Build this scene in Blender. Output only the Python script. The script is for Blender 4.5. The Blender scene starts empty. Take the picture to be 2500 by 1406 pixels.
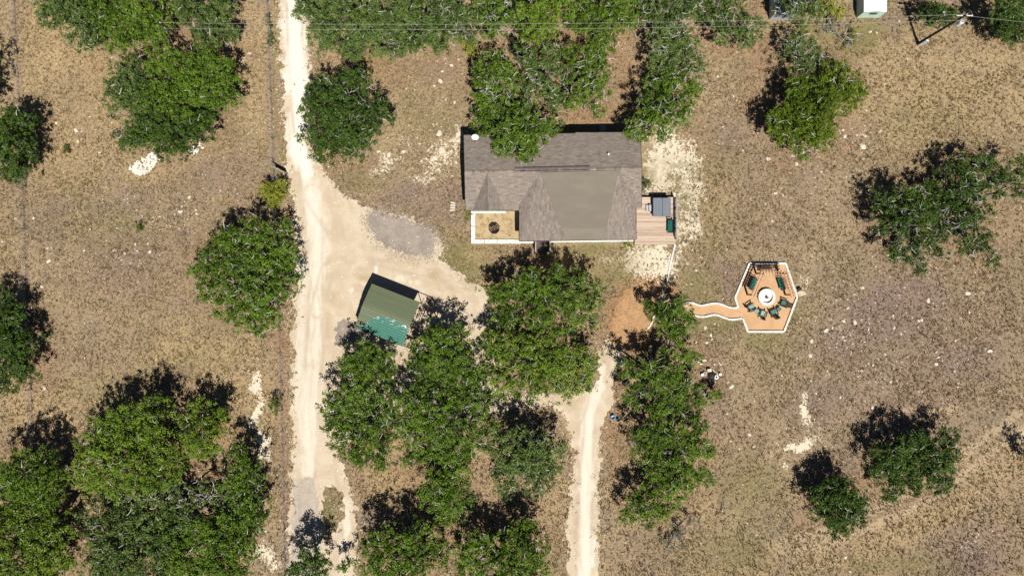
import bpy, math, random
import numpy as np
from mathutils import Vector, Matrix

rnd = random.Random(7)
rng = np.random.default_rng(11)
S = bpy.context.scene
COL = S.collection

# ------------------------------------------------------------------ camera, sky, sun, exposure
HC = 84.0            # drone height in metres, lens straight down; 20 photo pixels = 1 m on the ground
PX = 20.0
cam = bpy.data.cameras.new('drone_camera')
cam.sensor_width = 36.0
cam.lens = 36.0 * HC / 125.0
cam.clip_start = 0.5
cam.clip_end = 6000
camo = bpy.data.objects.new('drone_camera', cam)
camo.location = (0, 0, HC)
COL.objects.link(camo)
S.camera = camo

SUN_EL = 59.0
SUN_AZ = math.atan2(0.305, -0.952)      # direction to the sun, x = east, y = north
w = bpy.data.worlds.new('World')
S.world = w
w.use_nodes = True
nt = w.node_tree
sky = nt.nodes.new('ShaderNodeTexSky')
sky.sky_type = 'NISHITA'
sky.sun_disc = False
sky.altitude = 400
sky.air_density = 0.55
sky.dust_density = 0.3
sky.sun_elevation = math.radians(SUN_EL)
sky.sun_rotation = SUN_AZ
nt.links.new(sky.outputs[0], nt.nodes['Background'].inputs[0])
nt.nodes['Background'].inputs[1].default_value = 0.05
sun = bpy.data.lights.new('sun', 'SUN')
sun.energy = 5.0
sun.angle = math.radians(0.5)
sun.color = (1.0, 0.955, 0.89)
suno = bpy.data.objects.new('sun', sun)
suno.rotation_euler = (math.radians(90 - SUN_EL), 0, math.asin(0.305))
COL.objects.link(suno)
S.view_settings.view_transform = 'Standard'
S.view_settings.look = 'None'
S.view_settings.exposure = 0.27
S.view_settings.gamma = 1.0
S.view_settings.use_curve_mapping = False
S.cycles.max_bounces = 6
S.cycles.diffuse_bounces = 1
S.cycles.transmission_bounces = 3
S.cycles.transparent_max_bounces = 4


# ------------------------------------------------------------------ helpers
def W(px, py, z=0.0):
    """a point seen at photo pixel (px, py) that lies z metres above the ground"""
    k = (HC - z) / HC / PX
    return Vector(((px - 1250) * k, (703 - py) * k, z))


def tag(o, label=None, cat=None, group=None, kind=None):
    if label: o['label'] = label
    if cat: o['category'] = cat
    if group: o['group'] = group
    if kind: o['kind'] = kind
    return o


def thing(name, loc, label, cat, group=None, rz=0.0):
    o = bpy.data.objects.new(name, None)
    o.empty_display_size = 0.3
    o.location = loc
    o.rotation_euler = (0, 0, rz)
    COL.objects.link(o)
    return tag(o, label, cat, group)


def link(name, me, parent=None, loc=None, rz=0.0):
    o = bpy.data.objects.new(name, me)
    COL.objects.link(o)
    if parent: o.parent = parent
    if loc is not None: o.location = loc
    if rz: o.rotation_euler = (0, 0, rz)
    return o


def children(o):
    return [c for c in COL.objects if c.parent == o]


def copy_tree(o, label=None, loc=None, rz=None, parent=None, kids=None):
    c = o.copy()
    COL.objects.link(c)
    if parent: c.parent = parent
    if label: c['label'] = label
    if loc is not None: c.location = loc
    if rz is not None: c.rotation_euler = (0, 0, rz)
    for ch in (kids if kids is not None else children(o)):
        copy_tree(ch, parent=c)
    return c


class MB:
    """collects simple solids, then becomes ONE mesh object"""
    def __init__(s): s.v, s.f, s.t = [], [], []

    def add(s, vs, fs, tint=0.5):
        n = len(s.v)
        s.v += [tuple(v) for v in vs]
        s.f += [tuple(i + n for i in f) for f in fs]
        s.t += [tint] * len(fs)
        return s

    def box(s, c, size, rz=0.0, rx=0.0, ry=0.0, tint=0.5, bevel=0.0):
        hx, hy, hz = size[0] / 2, size[1] / 2, size[2] / 2
        M = Matrix.Rotation(rz, 3, 'Z') @ Matrix.Rotation(ry, 3, 'Y') @ Matrix.Rotation(rx, 3, 'X')
        c = Vector(c)
        if bevel > 0:
            b = bevel
            ring = lambda x, y, z: [(-x, -y, z), (x, -y, z), (x, y, z), (-x, y, z)]
            def ring8(x, y, z, b):
                return [(-x + b, -y, z), (x - b, -y, z), (x, -y + b, z), (x, y - b, z), (x - b, y, z), (-x + b, y, z), (-x, y - b, z), (-x, -y + b, z)]
            vs = ring8(hx, hy, -hz, b) + ring8(hx, hy, hz - b * 0.6, b) + ring8(hx - b * .7, hy - b * .7, hz, b * 0.8)
            fs = [tuple(range(7, -1, -1)), tuple(range(16, 24))]
            for k in range(2):
                for i in range(8):
                    j = (i + 1) % 8
                    fs.append((k * 8 + i, k * 8 + j, k * 8 + 8 + j, k * 8 + 8 + i))
        else:
            vs = [(-hx, -hy, -hz), (hx, -hy, -hz), (hx, hy, -hz), (-hx, hy, -hz), (-hx, -hy, hz), (hx, -hy, hz), (hx, hy, hz), (-hx, hy, hz)]
            fs = [(3, 2, 1, 0), (4, 5, 6, 7), (0, 1, 5, 4), (1, 2, 6, 5), (2, 3, 7, 6), (3, 0, 4, 7)]
        return s.add([c + M @ Vector(v) for v in vs], fs, tint)

    def prism(s, pts, z0, z1, tint=0.5):
        n = len(pts)
        vs = [(p[0], p[1], z0) for p in pts] + [(p[0], p[1], z1) for p in pts]
        fs = [tuple(range(n - 1, -1, -1)), tuple(range(n, 2 * n))]
        fs += [(i, (i + 1) % n, n + (i + 1) % n, n + i) for i in range(n)]
        return s.add(vs, fs, tint)

    def ring(s, c, r0, r1, z0, z1, n=32, tint=0.5, ph=0.0):
        vs = []
        for i in range(n):
            a = 2 * math.pi * i / n + ph
            ca, sa = math.cos(a), math.sin(a)
            vs += [(c[0] + r0 * ca, c[1] + r0 * sa, z0), (c[0] + r1 * ca, c[1] + r1 * sa, z0), (c[0] + r1 * ca, c[1] + r1 * sa, z1), (c[0] + r0 * ca, c[1] + r0 * sa, z1)]
        fs = []
        for i in range(n):
            j = (i + 1) % n
            for k in range(4):
                l = (k + 1) % 4
                fs.append((i * 4 + k, j * 4 + k, j * 4 + l, i * 4 + l))
        return s.add(vs, fs, tint)

    def lathe(s, c, prof, n=20, tint=0.5):
        vs = []
        for (r, z) in prof:
            for i in range(n):
                a = 2 * math.pi * i / n
                vs.append((c[0] + r * math.cos(a), c[1] + r * math.sin(a), c[2] + z))
        fs = []
        for k in range(len(prof) - 1):
            for i in range(n):
                j = (i + 1) % n
                fs.append((k * n + i, k * n + j, k * n + n + j, k * n + n + i))
        fs.append(tuple(range(n - 1, -1, -1)))
        fs.append(tuple((len(prof) - 1) * n + i for i in range(n)))
        return s.add(vs, fs, tint)

    def tube(s, pts, r, n=6, tint=0.5):
        pts = [Vector(p) for p in pts]
        if not hasattr(r, '__len__'): r = [r] * len(pts)
        vs = []
        for i, p in enumerate(pts):
            d = (pts[min(i + 1, len(pts) - 1)] - pts[max(i - 1, 0)])
            d = d.normalized() if d.length > 1e-9 else Vector((0, 0, 1))
            a = d.cross(Vector((0, 0, 1)))
            if a.length < 1e-3: a = d.cross(Vector((1, 0, 0)))
            a.normalize()
            b = d.cross(a)
            for k in range(n):
                t = 2 * math.pi * k / n
                vs.append(p + (a * math.cos(t) + b * math.sin(t)) * r[i])
        fs = []
        for i in range(len(pts) - 1):
            for k in range(n):
                j = (k + 1) % n
                fs.append((i * n + k, i * n + j, i * n + n + j, i * n + n + k))
        fs.append(tuple(range(n - 1, -1, -1)))
        fs.append(tuple((len(pts) - 1) * n + k for k in range(n)))
        return s.add(vs, fs, tint)

    def mesh(s, name, mat=None):
        me = bpy.data.meshes.new(name)
        me.from_pydata(s.v, [], s.f)
        at = me.attributes.new('tint', 'FLOAT', 'FACE')
        at.data.foreach_set('value', np.array(s.t, dtype=np.float32))
        if mat: me.materials.append(mat)
        me.update()
        return me

    def build(s, name, mat, parent=None):
        me = bpy.data.meshes.new(name)
        org = parent.matrix_basis.translation if parent else Vector((0, 0, 0))
        inv = (parent.matrix_basis.inverted() if parent else Matrix.Identity(4))
        me.from_pydata([tuple(inv @ Vector(v)) for v in s.v], [], s.f)
        at = me.attributes.new('tint', 'FLOAT', 'FACE')
        at.data.foreach_set('value', np.array(s.t, dtype=np.float32))
        me.materials.append(mat)
        me.update()
        return link(name, me, parent)


def np_mesh(name, V, F, mat, smooth=False, attrs=None, n=4):
    """V (k,3) float, F (m,n) int"""
    me = bpy.data.meshes.new(name)
    me.vertices.add(len(V))
    me.vertices.foreach_set('co', np.ascontiguousarray(V, dtype=np.float32).ravel())
    m = len(F)
    me.loops.add(m * n)
    me.polygons.add(m)
    me.loops.foreach_set('vertex_index', np.ascontiguousarray(F, dtype=np.int32).ravel())
    me.polygons.foreach_set('loop_start', np.arange(0, m * n, n, dtype=np.int32))
    me.polygons.foreach_set('loop_total', np.full(m, n, dtype=np.int32))
    me.polygons.foreach_set('use_smooth', np.full(m, smooth, dtype=bool))
    me.update(calc_edges=True)
    for k, (dom, arr) in (attrs or {}).items():
        at = me.attributes.new(k, 'FLOAT', dom)
        at.data.foreach_set('value', np.ascontiguousarray(arr, dtype=np.float32))
    me.materials.append(mat)
    return me


def vnoise(x, y, seed):
    r = np.random.default_rng(seed)
    T = r.random((256, 256)).astype(np.float32)
    xi, yi = np.floor(x).astype(int), np.floor(y).astype(int)
    fx, fy = x - xi, y - yi
    fx, fy = fx * fx * (3 - 2 * fx), fy * fy * (3 - 2 * fy)
    g = lambda a, b: T[a & 255, b & 255]
    return (g(xi, yi) * (1 - fx) + g(xi + 1, yi) * fx) * (1 - fy) + (g(xi, yi + 1) * (1 - fx) + g(xi + 1, yi + 1) * fx) * fy


def fbm(x, y, seed, octv=4):
    a, t, f = 0.5, 0.0, 1.0
    for k in range(octv):
        t = t + a * (vnoise(x * f, y * f, seed + k) - 0.5)
        a *= 0.55
        f *= 2.03
    return t * 2      # about -1..1


def sdpoly(x, y, poly):
    """signed distance, positive inside"""
    P = np.array(poly, dtype=np.float64)
    d = np.full(x.shape, 1e9)
    ins = np.zeros(x.shape, bool)
    for i in range(len(P)):
        a, b = P[i], P[(i + 1) % len(P)]
        ex, ey = b - a
        wx, wy = x - a[0], y - a[1]
        t = np.clip((wx * ex + wy * ey) / (ex * ex + ey * ey + 1e-12), 0, 1)
        d = np.minimum(d, (wx - t * ex) ** 2 + (wy - t * ey) ** 2)
        c = ((a[1] > y) != (b[1] > y)) & (x < ex * (y - a[1]) / (ey if abs(ey) > 1e-12 else 1e-12) + a[0])
        ins ^= c
    d = np.sqrt(d)
    return np.where(ins, d, -d)


def sdline(x, y, pts):
    d = np.full(x.shape, 1e9)
    for a, b in zip(pts[:-1], pts[1:]):
        ex, ey = b[0] - a[0], b[1] - a[1]
        wx, wy = x - a[0], y - a[1]
        t = np.clip((wx * ex + wy * ey) / (ex * ex + ey * ey + 1e-12), 0, 1)
        d = np.minimum(d, (wx - t * ex) ** 2 + (wy - t * ey) ** 2)
    return np.sqrt(d)


def smooth(e0, e1, x):
    t = np.clip((x - e0) / (e1 - e0), 0, 1)
    return t * t * (3 - 2 * t)


def G(pts):
    """photo pixels on the ground -> list of (x, y) metres"""
    return [tuple(W(p[0], p[1])[:2]) for p in pts]


# ------------------------------------------------------------------ materials
class NT:
    def __init__(s, name):
        s.m = bpy.data.materials.new(name)
        s.m.use_nodes = True
        s.t = s.m.node_tree
        s.b = s.t.nodes['Principled BSDF']
        s.pos = None

    def n(s, typ, **kw):
        nd = s.t.nodes.new(typ)
        for k, v in kw.items(): setattr(nd, k, v)
        return nd

    def put(s, sock, v):
        if hasattr(v, 'is_output'): s.t.links.new(v, sock)
        elif v is not None:
            try: sock.default_value = v
            except Exception: sock.default_value = (*v, 1.0)

    def P(s):
        if s.pos is None: s.pos = s.n('ShaderNodeNewGeometry').outputs['Position']
        return s.pos

    def obj(s): return s.n('ShaderNodeTexCoord').outputs['Object']

    def mapped(s, vec, scale=(1, 1, 1), rot=(0, 0, 0)):
        m = s.n('ShaderNodeMapping')
        s.put(m.inputs['Vector'], vec)
        m.inputs['Scale'].default_value = scale
        m.inputs['Rotation'].default_value = rot
        return m.outputs[0]

    def noise(s, scale, detail=4, rough=0.55, vec=None, dist=0.0):
        nd = s.n('ShaderNodeTexNoise')
        s.put(nd.inputs['Vector'], vec if vec is not None else s.P())
        nd.inputs['Scale'].default_value = scale
        nd.inputs['Detail'].default_value = detail
        nd.inputs['Roughness'].default_value = rough
        nd.inputs['Distortion'].default_value = dist
        return nd.outputs[0]

    def voro(s, scale, vec=None, feature='F1', out='Distance'):
        nd = s.n('ShaderNodeTexVoronoi', feature=feature)
        s.put(nd.inputs['Vector'], vec if vec is not None else s.P())
        nd.inputs['Scale'].default_value = scale
        return nd.outputs[out]

    def attr(s, name): return s.n('ShaderNodeAttribute', attribute_name=name).outputs['Fac']

    def math(s, op, a, b=None, c=None, clamp=False):
        nd = s.n('ShaderNodeMath', operation=op, use_clamp=clamp)
        s.put(nd.inputs[0], a)
        if b is not None: s.put(nd.inputs[1], b)
        if c is not None: s.put(nd.inputs[2], c)
        return nd.outputs[0]

    def rng(s, v, a, b, c=0.0, d=1.0):
        nd = s.n('ShaderNodeMapRange', clamp=True)
        nd.interpolation_type = 'SMOOTHSTEP'
        s.put(nd.inputs[0], v)
        for i, q in enumerate((a, b, c, d)): nd.inputs[i + 1].default_value = q
        return nd.outputs[0]

    def mix(s, f, a, b, mode='MIX'):
        nd = s.n('ShaderNodeMix', data_type='RGBA', blend_type=mode)
        s.put(nd.inputs['Factor'], f)
        s.put(nd.inputs['A'], a)
        s.put(nd.inputs['B'], b)
        return nd.outputs['Result']

    def done(s, color, rough=0.9, spec=0.2, bump=None, bstr=0.4, bdist=0.05, metal=0.0):
        s.put(s.b.inputs['Base Color'], color)
        s.put(s.b.inputs['Roughness'], rough)
        s.b.inputs['Specular IOR Level'].default_value = spec
        s.b.inputs['Metallic'].default_value = metal
        if bump is not None:
            bp = s.n('ShaderNodeBump')
            bp.inputs['Strength'].default_value = bstr
            bp.inputs['Distance'].default_value = bdist
            s.put(bp.inputs['Height'], bump)
            s.put(s.b.inputs['Normal'], bp.outputs[0])
        return s.m


def simple(name, col, col2=None, scale=8.0, rough=0.7, spec=0.3, metal=0.0, bstr=0.15, usetint=False):
    n = NT(name)
    v = n.obj()
    nz = n.noise(scale, 5, 0.6, v)
    c2 = col2 or tuple(c * 0.72 for c in col)
    c = n.mix(n.rng(nz, 0.35, 0.68), col, c2)
    if usetint:
        c = n.mix(1.0, c, n.math('MULTIPLY_ADD', n.attr('tint'), 0.7, 0.62), 'MULTIPLY')
    return n.done(c, rough, spec, nz, bstr, 0.02, metal)


def mat_ground():
    n = NT('dry_pasture')
    big = n.noise(0.06, 4, 0.6)
    mid = n.noise(0.35, 5, 0.62, dist=0.6)
    fine = n.noise(3.6, 6, 0.74, dist=0.4)
    vf = n.noise(10.0, 4, 0.7)
    straw, tan = (0.412, 0.312, 0.172), (0.325, 0.242, 0.150)
    c = n.mix(n.rng(mid, 0.36, 0.66), tan, straw)
    c = n.mix(n.rng(big, 0.42, 0.62, 0, 0.35), c, (0.275, 0.195, 0.130))
    c = n.mix(n.rng(n.noise(0.13, 5, 0.65, dist=1.0), 0.50, 0.66, 0, 0.60), c, (0.235, 0.205, 0.110))
    c = n.mix(n.rng(n.noise(0.21, 5, 0.65, n.mapped(n.P(), (1, 1, 1), (0, 0, 1.1)), dist=1.0), 0.52, 0.68, 0, 0.65), c, (0.262, 0.203, 0.150))
    # named patches
    c = n.mix(n.math('MULTIPLY', n.attr('mauve'), n.rng(mid, 0.25, 0.55, 0.45, 1.0)), c, (0.245, 0.178, 0.150))
    c = n.mix(n.math('MULTIPLY', n.attr('green'), n.rng(fine, 0.3, 0.6, 0.45, 1.0)), c, (0.215, 0.192, 0.075))
    c = n.mix(n.math('MULTIPLY', n.attr('red'), n.rng(mid, 0.2, 0.55, 0.5, 1.0)), c, (0.315, 0.190, 0.105))
    c = n.mix(n.math('MULTIPLY', n.attr('strawy'), n.rng(mid, 0.2, 0.55, 0.4, 1.0)), c, (0.50, 0.36, 0.185))
    # tussock speckle
    sp = n.math('ADD', n.math('MULTIPLY', fine, 0.65), n.math('MULTIPLY', vf, 0.35))
    c = n.mix(n.rng(sp, 0.515, 0.41, 0, 0.95), c, (0.125, 0.085, 0.050))
    c = n.mix(n.rng(sp, 0.535, 0.66, 0, 0.6), c, (0.53, 0.435, 0.275))
    # bare pale limestone soil
    lim = n.attr('lime')
    ln = n.math('ADD', n.math('MULTIPLY', n.noise(1.25, 6, 0.74, dist=0.9), 0.5), n.math('MULTIPLY', n.noise(3.1, 6, 0.75, dist=0.5), 0.5))
    ln = n.math('MULTIPLY', n.math('SUBTRACT', ln, 0.5), 1.9)
    lm = n.rng(n.math('ADD', ln, n.math('MULTIPLY', n.math('SUBTRACT', lim, 0.60), 0.50)), -0.01, 0.07)
    lm = n.math('MULTIPLY', lm, n.rng(lim, 0.02, 0.12))
    gb = n.math('MULTIPLY', n.attr('green'), n.rng(n.noise(0.55, 6, 0.7, dist=0.8), 0.40, 0.56))
    lm = n.math('MULTIPLY', lm, n.math('SUBTRACT', 1.0, n.math('MULTIPLY', gb, 0.9)))
    lc = n.mix(n.rng(vf, 0.35, 0.65), (0.78, 0.70, 0.545), (0.60, 0.51, 0.36))
    c = n.mix(lm, c, lc)
    # faint worn wheel tracks in the field
    c = n.mix(n.math('MULTIPLY', n.attr('track'), n.rng(fine, 0.3, 0.6, 0.4, 0.9)), c, (0.50, 0.38, 0.24))
    # small pale stones
    vd = n.voro(2.3)
    vc = n.n('ShaderNodeTexVoronoi'); n.put(vc.inputs['Vector'], n.P()); vc.inputs['Scale'].default_value = 2.3
    sel = n.n('ShaderNodeSeparateColor'); n.put(sel.inputs[0], vc.outputs['Color'])
    st = n.math('MULTIPLY', n.rng(vd, 0.20, 0.12), n.math('LESS_THAN', sel.outputs[0], n.math('MULTIPLY_ADD', n.attr('stony'), 0.38, 0.05)))
    c = n.mix(st, c, (0.74, 0.66, 0.53))
    h = n.math('ADD', n.math('MULTIPLY', fine, 0.7), n.math('MULTIPLY', vf, 0.4))
    return n.done(c, 0.95, 0.1, h, 0.9, 0.18)


def mat_caliche():
    n = NT('caliche_gravel')
    wh = n.attr('white')
    mid = n.noise(0.5, 5, 0.6, dist=0.5)
    fine = n.noise(5, 5, 0.75)
    va = n.n('ShaderNodeVectorMath', operation='MULTIPLY_ADD')
    nzv = n.n('ShaderNodeTexNoise'); n.put(nzv.inputs['Vector'], n.P()); nzv.inputs['Scale'].default_value = 0.16; nzv.inputs['Detail'].default_value = 5
    n.put(va.inputs[0], nzv.outputs['Color']); va.inputs[1].default_value = (3.0, 0, 0); n.put(va.inputs[2], n.P())
    lanes = n.math('ADD', n.math('MULTIPLY', n.noise(1.0, 4, 0.6, n.mapped(va.outputs[0], (1.5, 0.07, 1))), 0.7), n.math('MULTIPLY', n.noise(0.9, 6, 0.7, dist=0.6), 0.3))
    c = n.mix(n.rng(mid, 0.35, 0.65), (0.550, 0.462, 0.338), (0.478, 0.382, 0.265))
    wm = n.rng(n.math('ADD', wh, n.math('MULTIPLY', n.math('SUBTRACT', lanes, 0.5), 1.3)), 0.28, 0.75)
    c = n.mix(wm, c, (0.665, 0.610, 0.505))
    c = n.mix(n.math('MULTIPLY', n.rng(wh, 0.7, 1.0), 0.75), c, (0.78, 0.74, 0.64))
    c = n.mix(n.rng(lanes, 0.58, 0.74, 0, 0.4), c, (0.47, 0.37, 0.27))
    c = n.mix(n.math('MULTIPLY', n.attr('rut'), 0.7), c, (0.430, 0.345, 0.255))
    c = n.mix(n.math('MULTIPLY', n.attr('dirt'), n.rng(mid, 0.25, 0.6, 0.3, 0.9)), c, (0.38, 0.28, 0.165))
    c = n.mix(n.rng(fine, 0.56, 0.72, 0, 0.45), c, (0.36, 0.275, 0.19))
    c = n.mix(n.rng(fine, 0.42, 0.3, 0, 0.5), c, (0.74, 0.68, 0.56))
    return n.done(c, 0.95, 0.1, fine, 0.5, 0.05)


def mat_gravel(name, a, b, lane=False):
    n = NT(name)
    mid = n.noise(0.8, 5, 0.6, dist=0.6)
    fine = n.noise(6, 5, 0.8)
    c = n.mix(n.rng(mid, 0.35, 0.66), a, b)
    if lane:
        l = n.noise(1.0, 3, 0.5, n.mapped(n.P(), (1.3, 0.05, 1)))
        c = n.mix(n.rng(l, 0.45, 0.68, 0, 0.7), c, tuple(q * 0.72 for q in a))
    c = n.mix(n.rng(fine, 0.55, 0.72, 0, 0.6), c, tuple(q * 0.6 for q in a))
    c = n.mix(n.rng(fine, 0.43, 0.3, 0, 0.5), c, tuple(min(0.85, q * 1.3) for q in a))
    return n.done(c, 0.95, 0.1, fine, 0.5, 0.04)


def mat_granite():
    n = NT('decomposed_granite')
    big = n.noise(0.55, 5, 0.65, dist=0.8)
    fine = n.noise(8, 5, 0.8)
    c = n.mix(n.rng(big, 0.35, 0.68), (0.560, 0.350, 0.190), (0.480, 0.292, 0.158))
    c = n.mix(n.rng(fine, 0.54, 0.70, 0, 0.55), c, (0.36, 0.215, 0.12))
    c = n.mix(n.rng(fine, 0.44, 0.32, 0, 0.45), c, (0.66, 0.46, 0.29))
    lv = n.voro(3.2); vc = n.n('ShaderNodeTexVoronoi'); n.put(vc.inputs['Vector'], n.P()); vc.inputs['Scale'].default_value = 3.2
    sel = n.n('ShaderNodeSeparateColor'); n.put(sel.inputs[0], vc.outputs['Color'])
    c = n.mix(n.math('MULTIPLY', n.rng(lv, 0.14, 0.08), n.math('LESS_THAN', sel.outputs[0], 0.16)), c, (0.16, 0.10, 0.05))
    return n.done(c, 0.95, 0.1, fine, 0.5, 0.03)


def mat_bed():
    n = NT('bed_soil')
    mid = n.noise(1.5, 5, 0.65, dist=0.7)
    fine = n.noise(5, 5, 0.75)
    s_ = n.math('ADD', n.math('MULTIPLY', mid, 0.55), n.math('MULTIPLY', fine, 0.45))
    c = n.mix(n.rng(fine, 0.35, 0.65), (0.44, 0.315, 0.175), (0.50, 0.385, 0.24))
    c = n.mix(n.rng(s_, 0.48, 0.60, 0, 0.85), c, (0.215, 0.17, 0.065))
    c = n.mix(n.rng(fine, 0.42, 0.32, 0, 0.7), c, (0.24, 0.15, 0.07))
    return n.done(c, 0.95, 0.1, fine, 0.6, 0.08)


def mat_leaf(name, dark, light, grey, rough=0.42):
    n = NT(name)
    t = n.attr('tint')
    c = n.mix(n.rng(t, 0.05, 0.8), dark, light)
    c = n.mix(n.rng(t, 0.84, 1.0, 0, 0.5), c, grey)  # grey-green leaf highlights painted onto the palest tints
    n.done(c, rough, 0.15)
    tr = n.n('ShaderNodeBsdfTranslucent')
    n.put(tr.inputs['Color'], n.mix(1.0, c, (1.0, 1.0, 0.55), 'MULTIPLY'))
    ad = n.n('ShaderNodeMixShader')
    ad.inputs[0].default_value = 0.12
    out = n.t.nodes['Material Output']
    n.t.links.new(n.b.outputs[0], ad.inputs[1])
    n.t.links.new(tr.outputs[0], ad.inputs[2])
    n.t.links.new(ad.outputs[0], out.inputs[0])
    return n.m


def mat_tuft():
    n = NT('grass_tussock')
    t = n.attr('tint')
    c = n.mix(n.rng(t, 0.0, 0.45), (0.16, 0.105, 0.055), (0.33, 0.235, 0.12))
    c = n.mix(n.rng(t, 0.45, 0.8), c, (0.47, 0.36, 0.19))
    c = n.mix(n.rng(t, 0.85, 1.0), c, (0.14, 0.145, 0.055))
    return n.done(c, 0.9, 0.1)


def mat_shingle():
    n = NT('asphalt_shingle')
    t = n.attr('tint')
    g = n.noise(14, 4, 0.8)
    c = n.mix(t, (0.168, 0.140, 0.118), (0.322, 0.275, 0.232))
    c = n.mix(n.rng(g, 0.35, 0.7, 0, 0.35), c, (0.13, 0.10, 0.08))
    c = n.mix(n.rng(n.noise(0.5, 4, 0.6), 0.55, 0.7, 0, 0.3), c, (0.17, 0.145, 0.125))
    return n.done(c, 0.95, 0.12, g, 0.3, 0.01)


def mat_rolled():
    n = NT('rolled_roofing')
    o = n.n('ShaderNodeObjectInfo').outputs['Random']
    big = n.noise(0.7, 5, 0.65, n.mapped(n.P(), (0.6, 1.6, 1)))
    fine = n.noise(9, 4, 0.8)
    v = n.math('ADD', n.math('MULTIPLY', big, 0.7), n.math('MULTIPLY', o, 0.3))
    c = n.mix(n.rng(v, 0.3, 0.7), (0.232, 0.200, 0.158), (0.190, 0.164, 0.130))
    c = n.mix(n.rng(fine, 0.58, 0.72, 0, 0.35), c, (0.13, 0.112, 0.09))
    c = n.mix(n.rng(n.noise(1.4, 5, 0.75, dist=1.2), 0.66, 0.72, 0, 0.5), c, (0.10, 0.088, 0.07))
    return n.done(c, 0.95, 0.1, fine, 0.2, 0.01)


def mat_wood(name, a, b, axis='x', scale=1.0, streak=0.5):
    n = NT(name)
    sc = (0.25, 5, 5) if axis == 'x' else (5, 0.25, 5)
    g = n.noise(3.0 * scale, 5, 0.7, n.mapped(n.P(), sc))
    o = n.n('ShaderNodeObjectInfo').outputs['Random']
    c = n.mix(n.rng(n.math('ADD', g, n.math('MULTIPLY', n.math('SUBTRACT', o, 0.5), 0.5)), 0.32, 0.7), a, b)
    c = n.mix(n.rng(g, 0.6, 0.75, 0, streak), c, tuple(q * 0.35 for q in b))
    return n.done(c, 0.8, 0.2, g, 0.25, 0.01)


def mat_carport():
    n = NT('painted_roof_metal')
    o = n.obj()
    sp = n.n('ShaderNodeSeparateXYZ'); n.put(sp.inputs[0], o)
    rndm = n.n('ShaderNodeObjectInfo').outputs['Random']
    nz = n.noise(0.9, 5, 0.65, n.mapped(o, (0.35, 2.5, 1)))
    faded = n.mix(n.math('ADD', n.math('MULTIPLY', rndm, 0.55), n.math('MULTIPLY', nz, 0.45)), (0.094, 0.126, 0.074), (0.160, 0.172, 0.090))
    # teal paint inside an arc on the south slope
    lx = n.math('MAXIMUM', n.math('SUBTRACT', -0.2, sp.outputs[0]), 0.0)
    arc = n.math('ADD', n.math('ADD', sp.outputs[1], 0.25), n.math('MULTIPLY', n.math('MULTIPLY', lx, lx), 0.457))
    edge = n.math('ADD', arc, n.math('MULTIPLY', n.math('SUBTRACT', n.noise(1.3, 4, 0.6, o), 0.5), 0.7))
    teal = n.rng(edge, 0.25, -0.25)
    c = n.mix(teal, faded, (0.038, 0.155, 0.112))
    # white sun-glint streaks painted into the colour along that edge
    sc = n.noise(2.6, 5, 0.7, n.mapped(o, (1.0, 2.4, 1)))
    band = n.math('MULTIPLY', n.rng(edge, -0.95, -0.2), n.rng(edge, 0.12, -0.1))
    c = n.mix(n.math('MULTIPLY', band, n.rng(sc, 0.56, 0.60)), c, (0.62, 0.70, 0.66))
    return n.done(c, 0.5, 0.4, nz, 0.05, 0.01)


M = {}
M['ground'] = mat_ground()
M['caliche'] = mat_caliche()
M['greygravel'] = mat_gravel('grey_gravel', (0.340, 0.288, 0.242), (0.275, 0.230, 0.192))
M['apron'] = mat_gravel('worn_concrete', (0.440, 0.378, 0.308), (0.365, 0.314, 0.258), True)
M['pinkgravel'] = mat_gravel('pink_gravel', (0.48, 0.405, 0.345), (0.42, 0.35, 0.29))
M['slab'] = mat_gravel('old_asphalt', (0.30, 0.255, 0.20), (0.24, 0.205, 0.165))
M['granite'] = mat_granite()
M['redsoil'] = mat_gravel('orange_soil', (0.455, 0.270, 0.135), (0.350, 0.220, 0.115))
M['bedsoil'] = mat_bed()
M['whitegravel'] = mat_gravel('white_crushed_stone', (0.80, 0.745, 0.655), (0.70, 0.63, 0.52))
M['limestone'] = simple('white_limestone', (0.80, 0.775, 0.73), (0.60, 0.565, 0.49), 3.5, 0.9, 0.1, bstr=0.4)
M['rock'] = simple('field_limestone', (0.68, 0.60, 0.48), (0.50, 0.43, 0.33), 5, 0.95, 0.1, bstr=0.5)
M['oak'] = mat_leaf('oak_leaf', (0.018, 0.036, 0.004), (0.132, 0.222, 0.020), (0.19, 0.225, 0.085))
M['oakyellow'] = mat_leaf('oak_leaf_yellow', (0.026, 0.050, 0.005), (0.172, 0.262, 0.024), (0.23, 0.26, 0.09))
M['oakgrey'] = mat_leaf('oak_leaf_grey', (0.022, 0.042, 0.009), (0.136, 0.202, 0.046), (0.21, 0.235, 0.125))
M['oakdark'] = mat_leaf('oak_leaf_dark', (0.014, 0.030, 0.005), (0.078, 0.138, 0.020), (0.13, 0.16, 0.085))
M['juniper'] = mat_leaf('juniper_leaf', (0.022, 0.048, 0.004), (0.132, 0.195, 0.012), (0.19, 0.23, 0.05), 0.6)
M['lime'] = mat_leaf('yellow_green_leaf', (0.10, 0.13, 0.012), (0.30, 0.32, 0.030), (0.36, 0.36, 0.10), 0.6)
M['drybrush'] = mat_leaf('grey_dry_leaf', (0.11, 0.105, 0.065), (0.23, 0.225, 0.145), (0.34, 0.33, 0.25), 0.8)
M['bark'] = simple('grey_bark', (0.22, 0.20, 0.18), (0.12, 0.105, 0.095), 4, 0.95, 0.1, bstr=0.5)
M['twig'] = simple('lichened_twig', (0.60, 0.575, 0.53), (0.46, 0.435, 0.39), 3, 0.95, 0.1)
M['tuft'] = mat_tuft()
M['shingle'] = mat_shingle()
M['rolled'] = mat_rolled()
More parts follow.
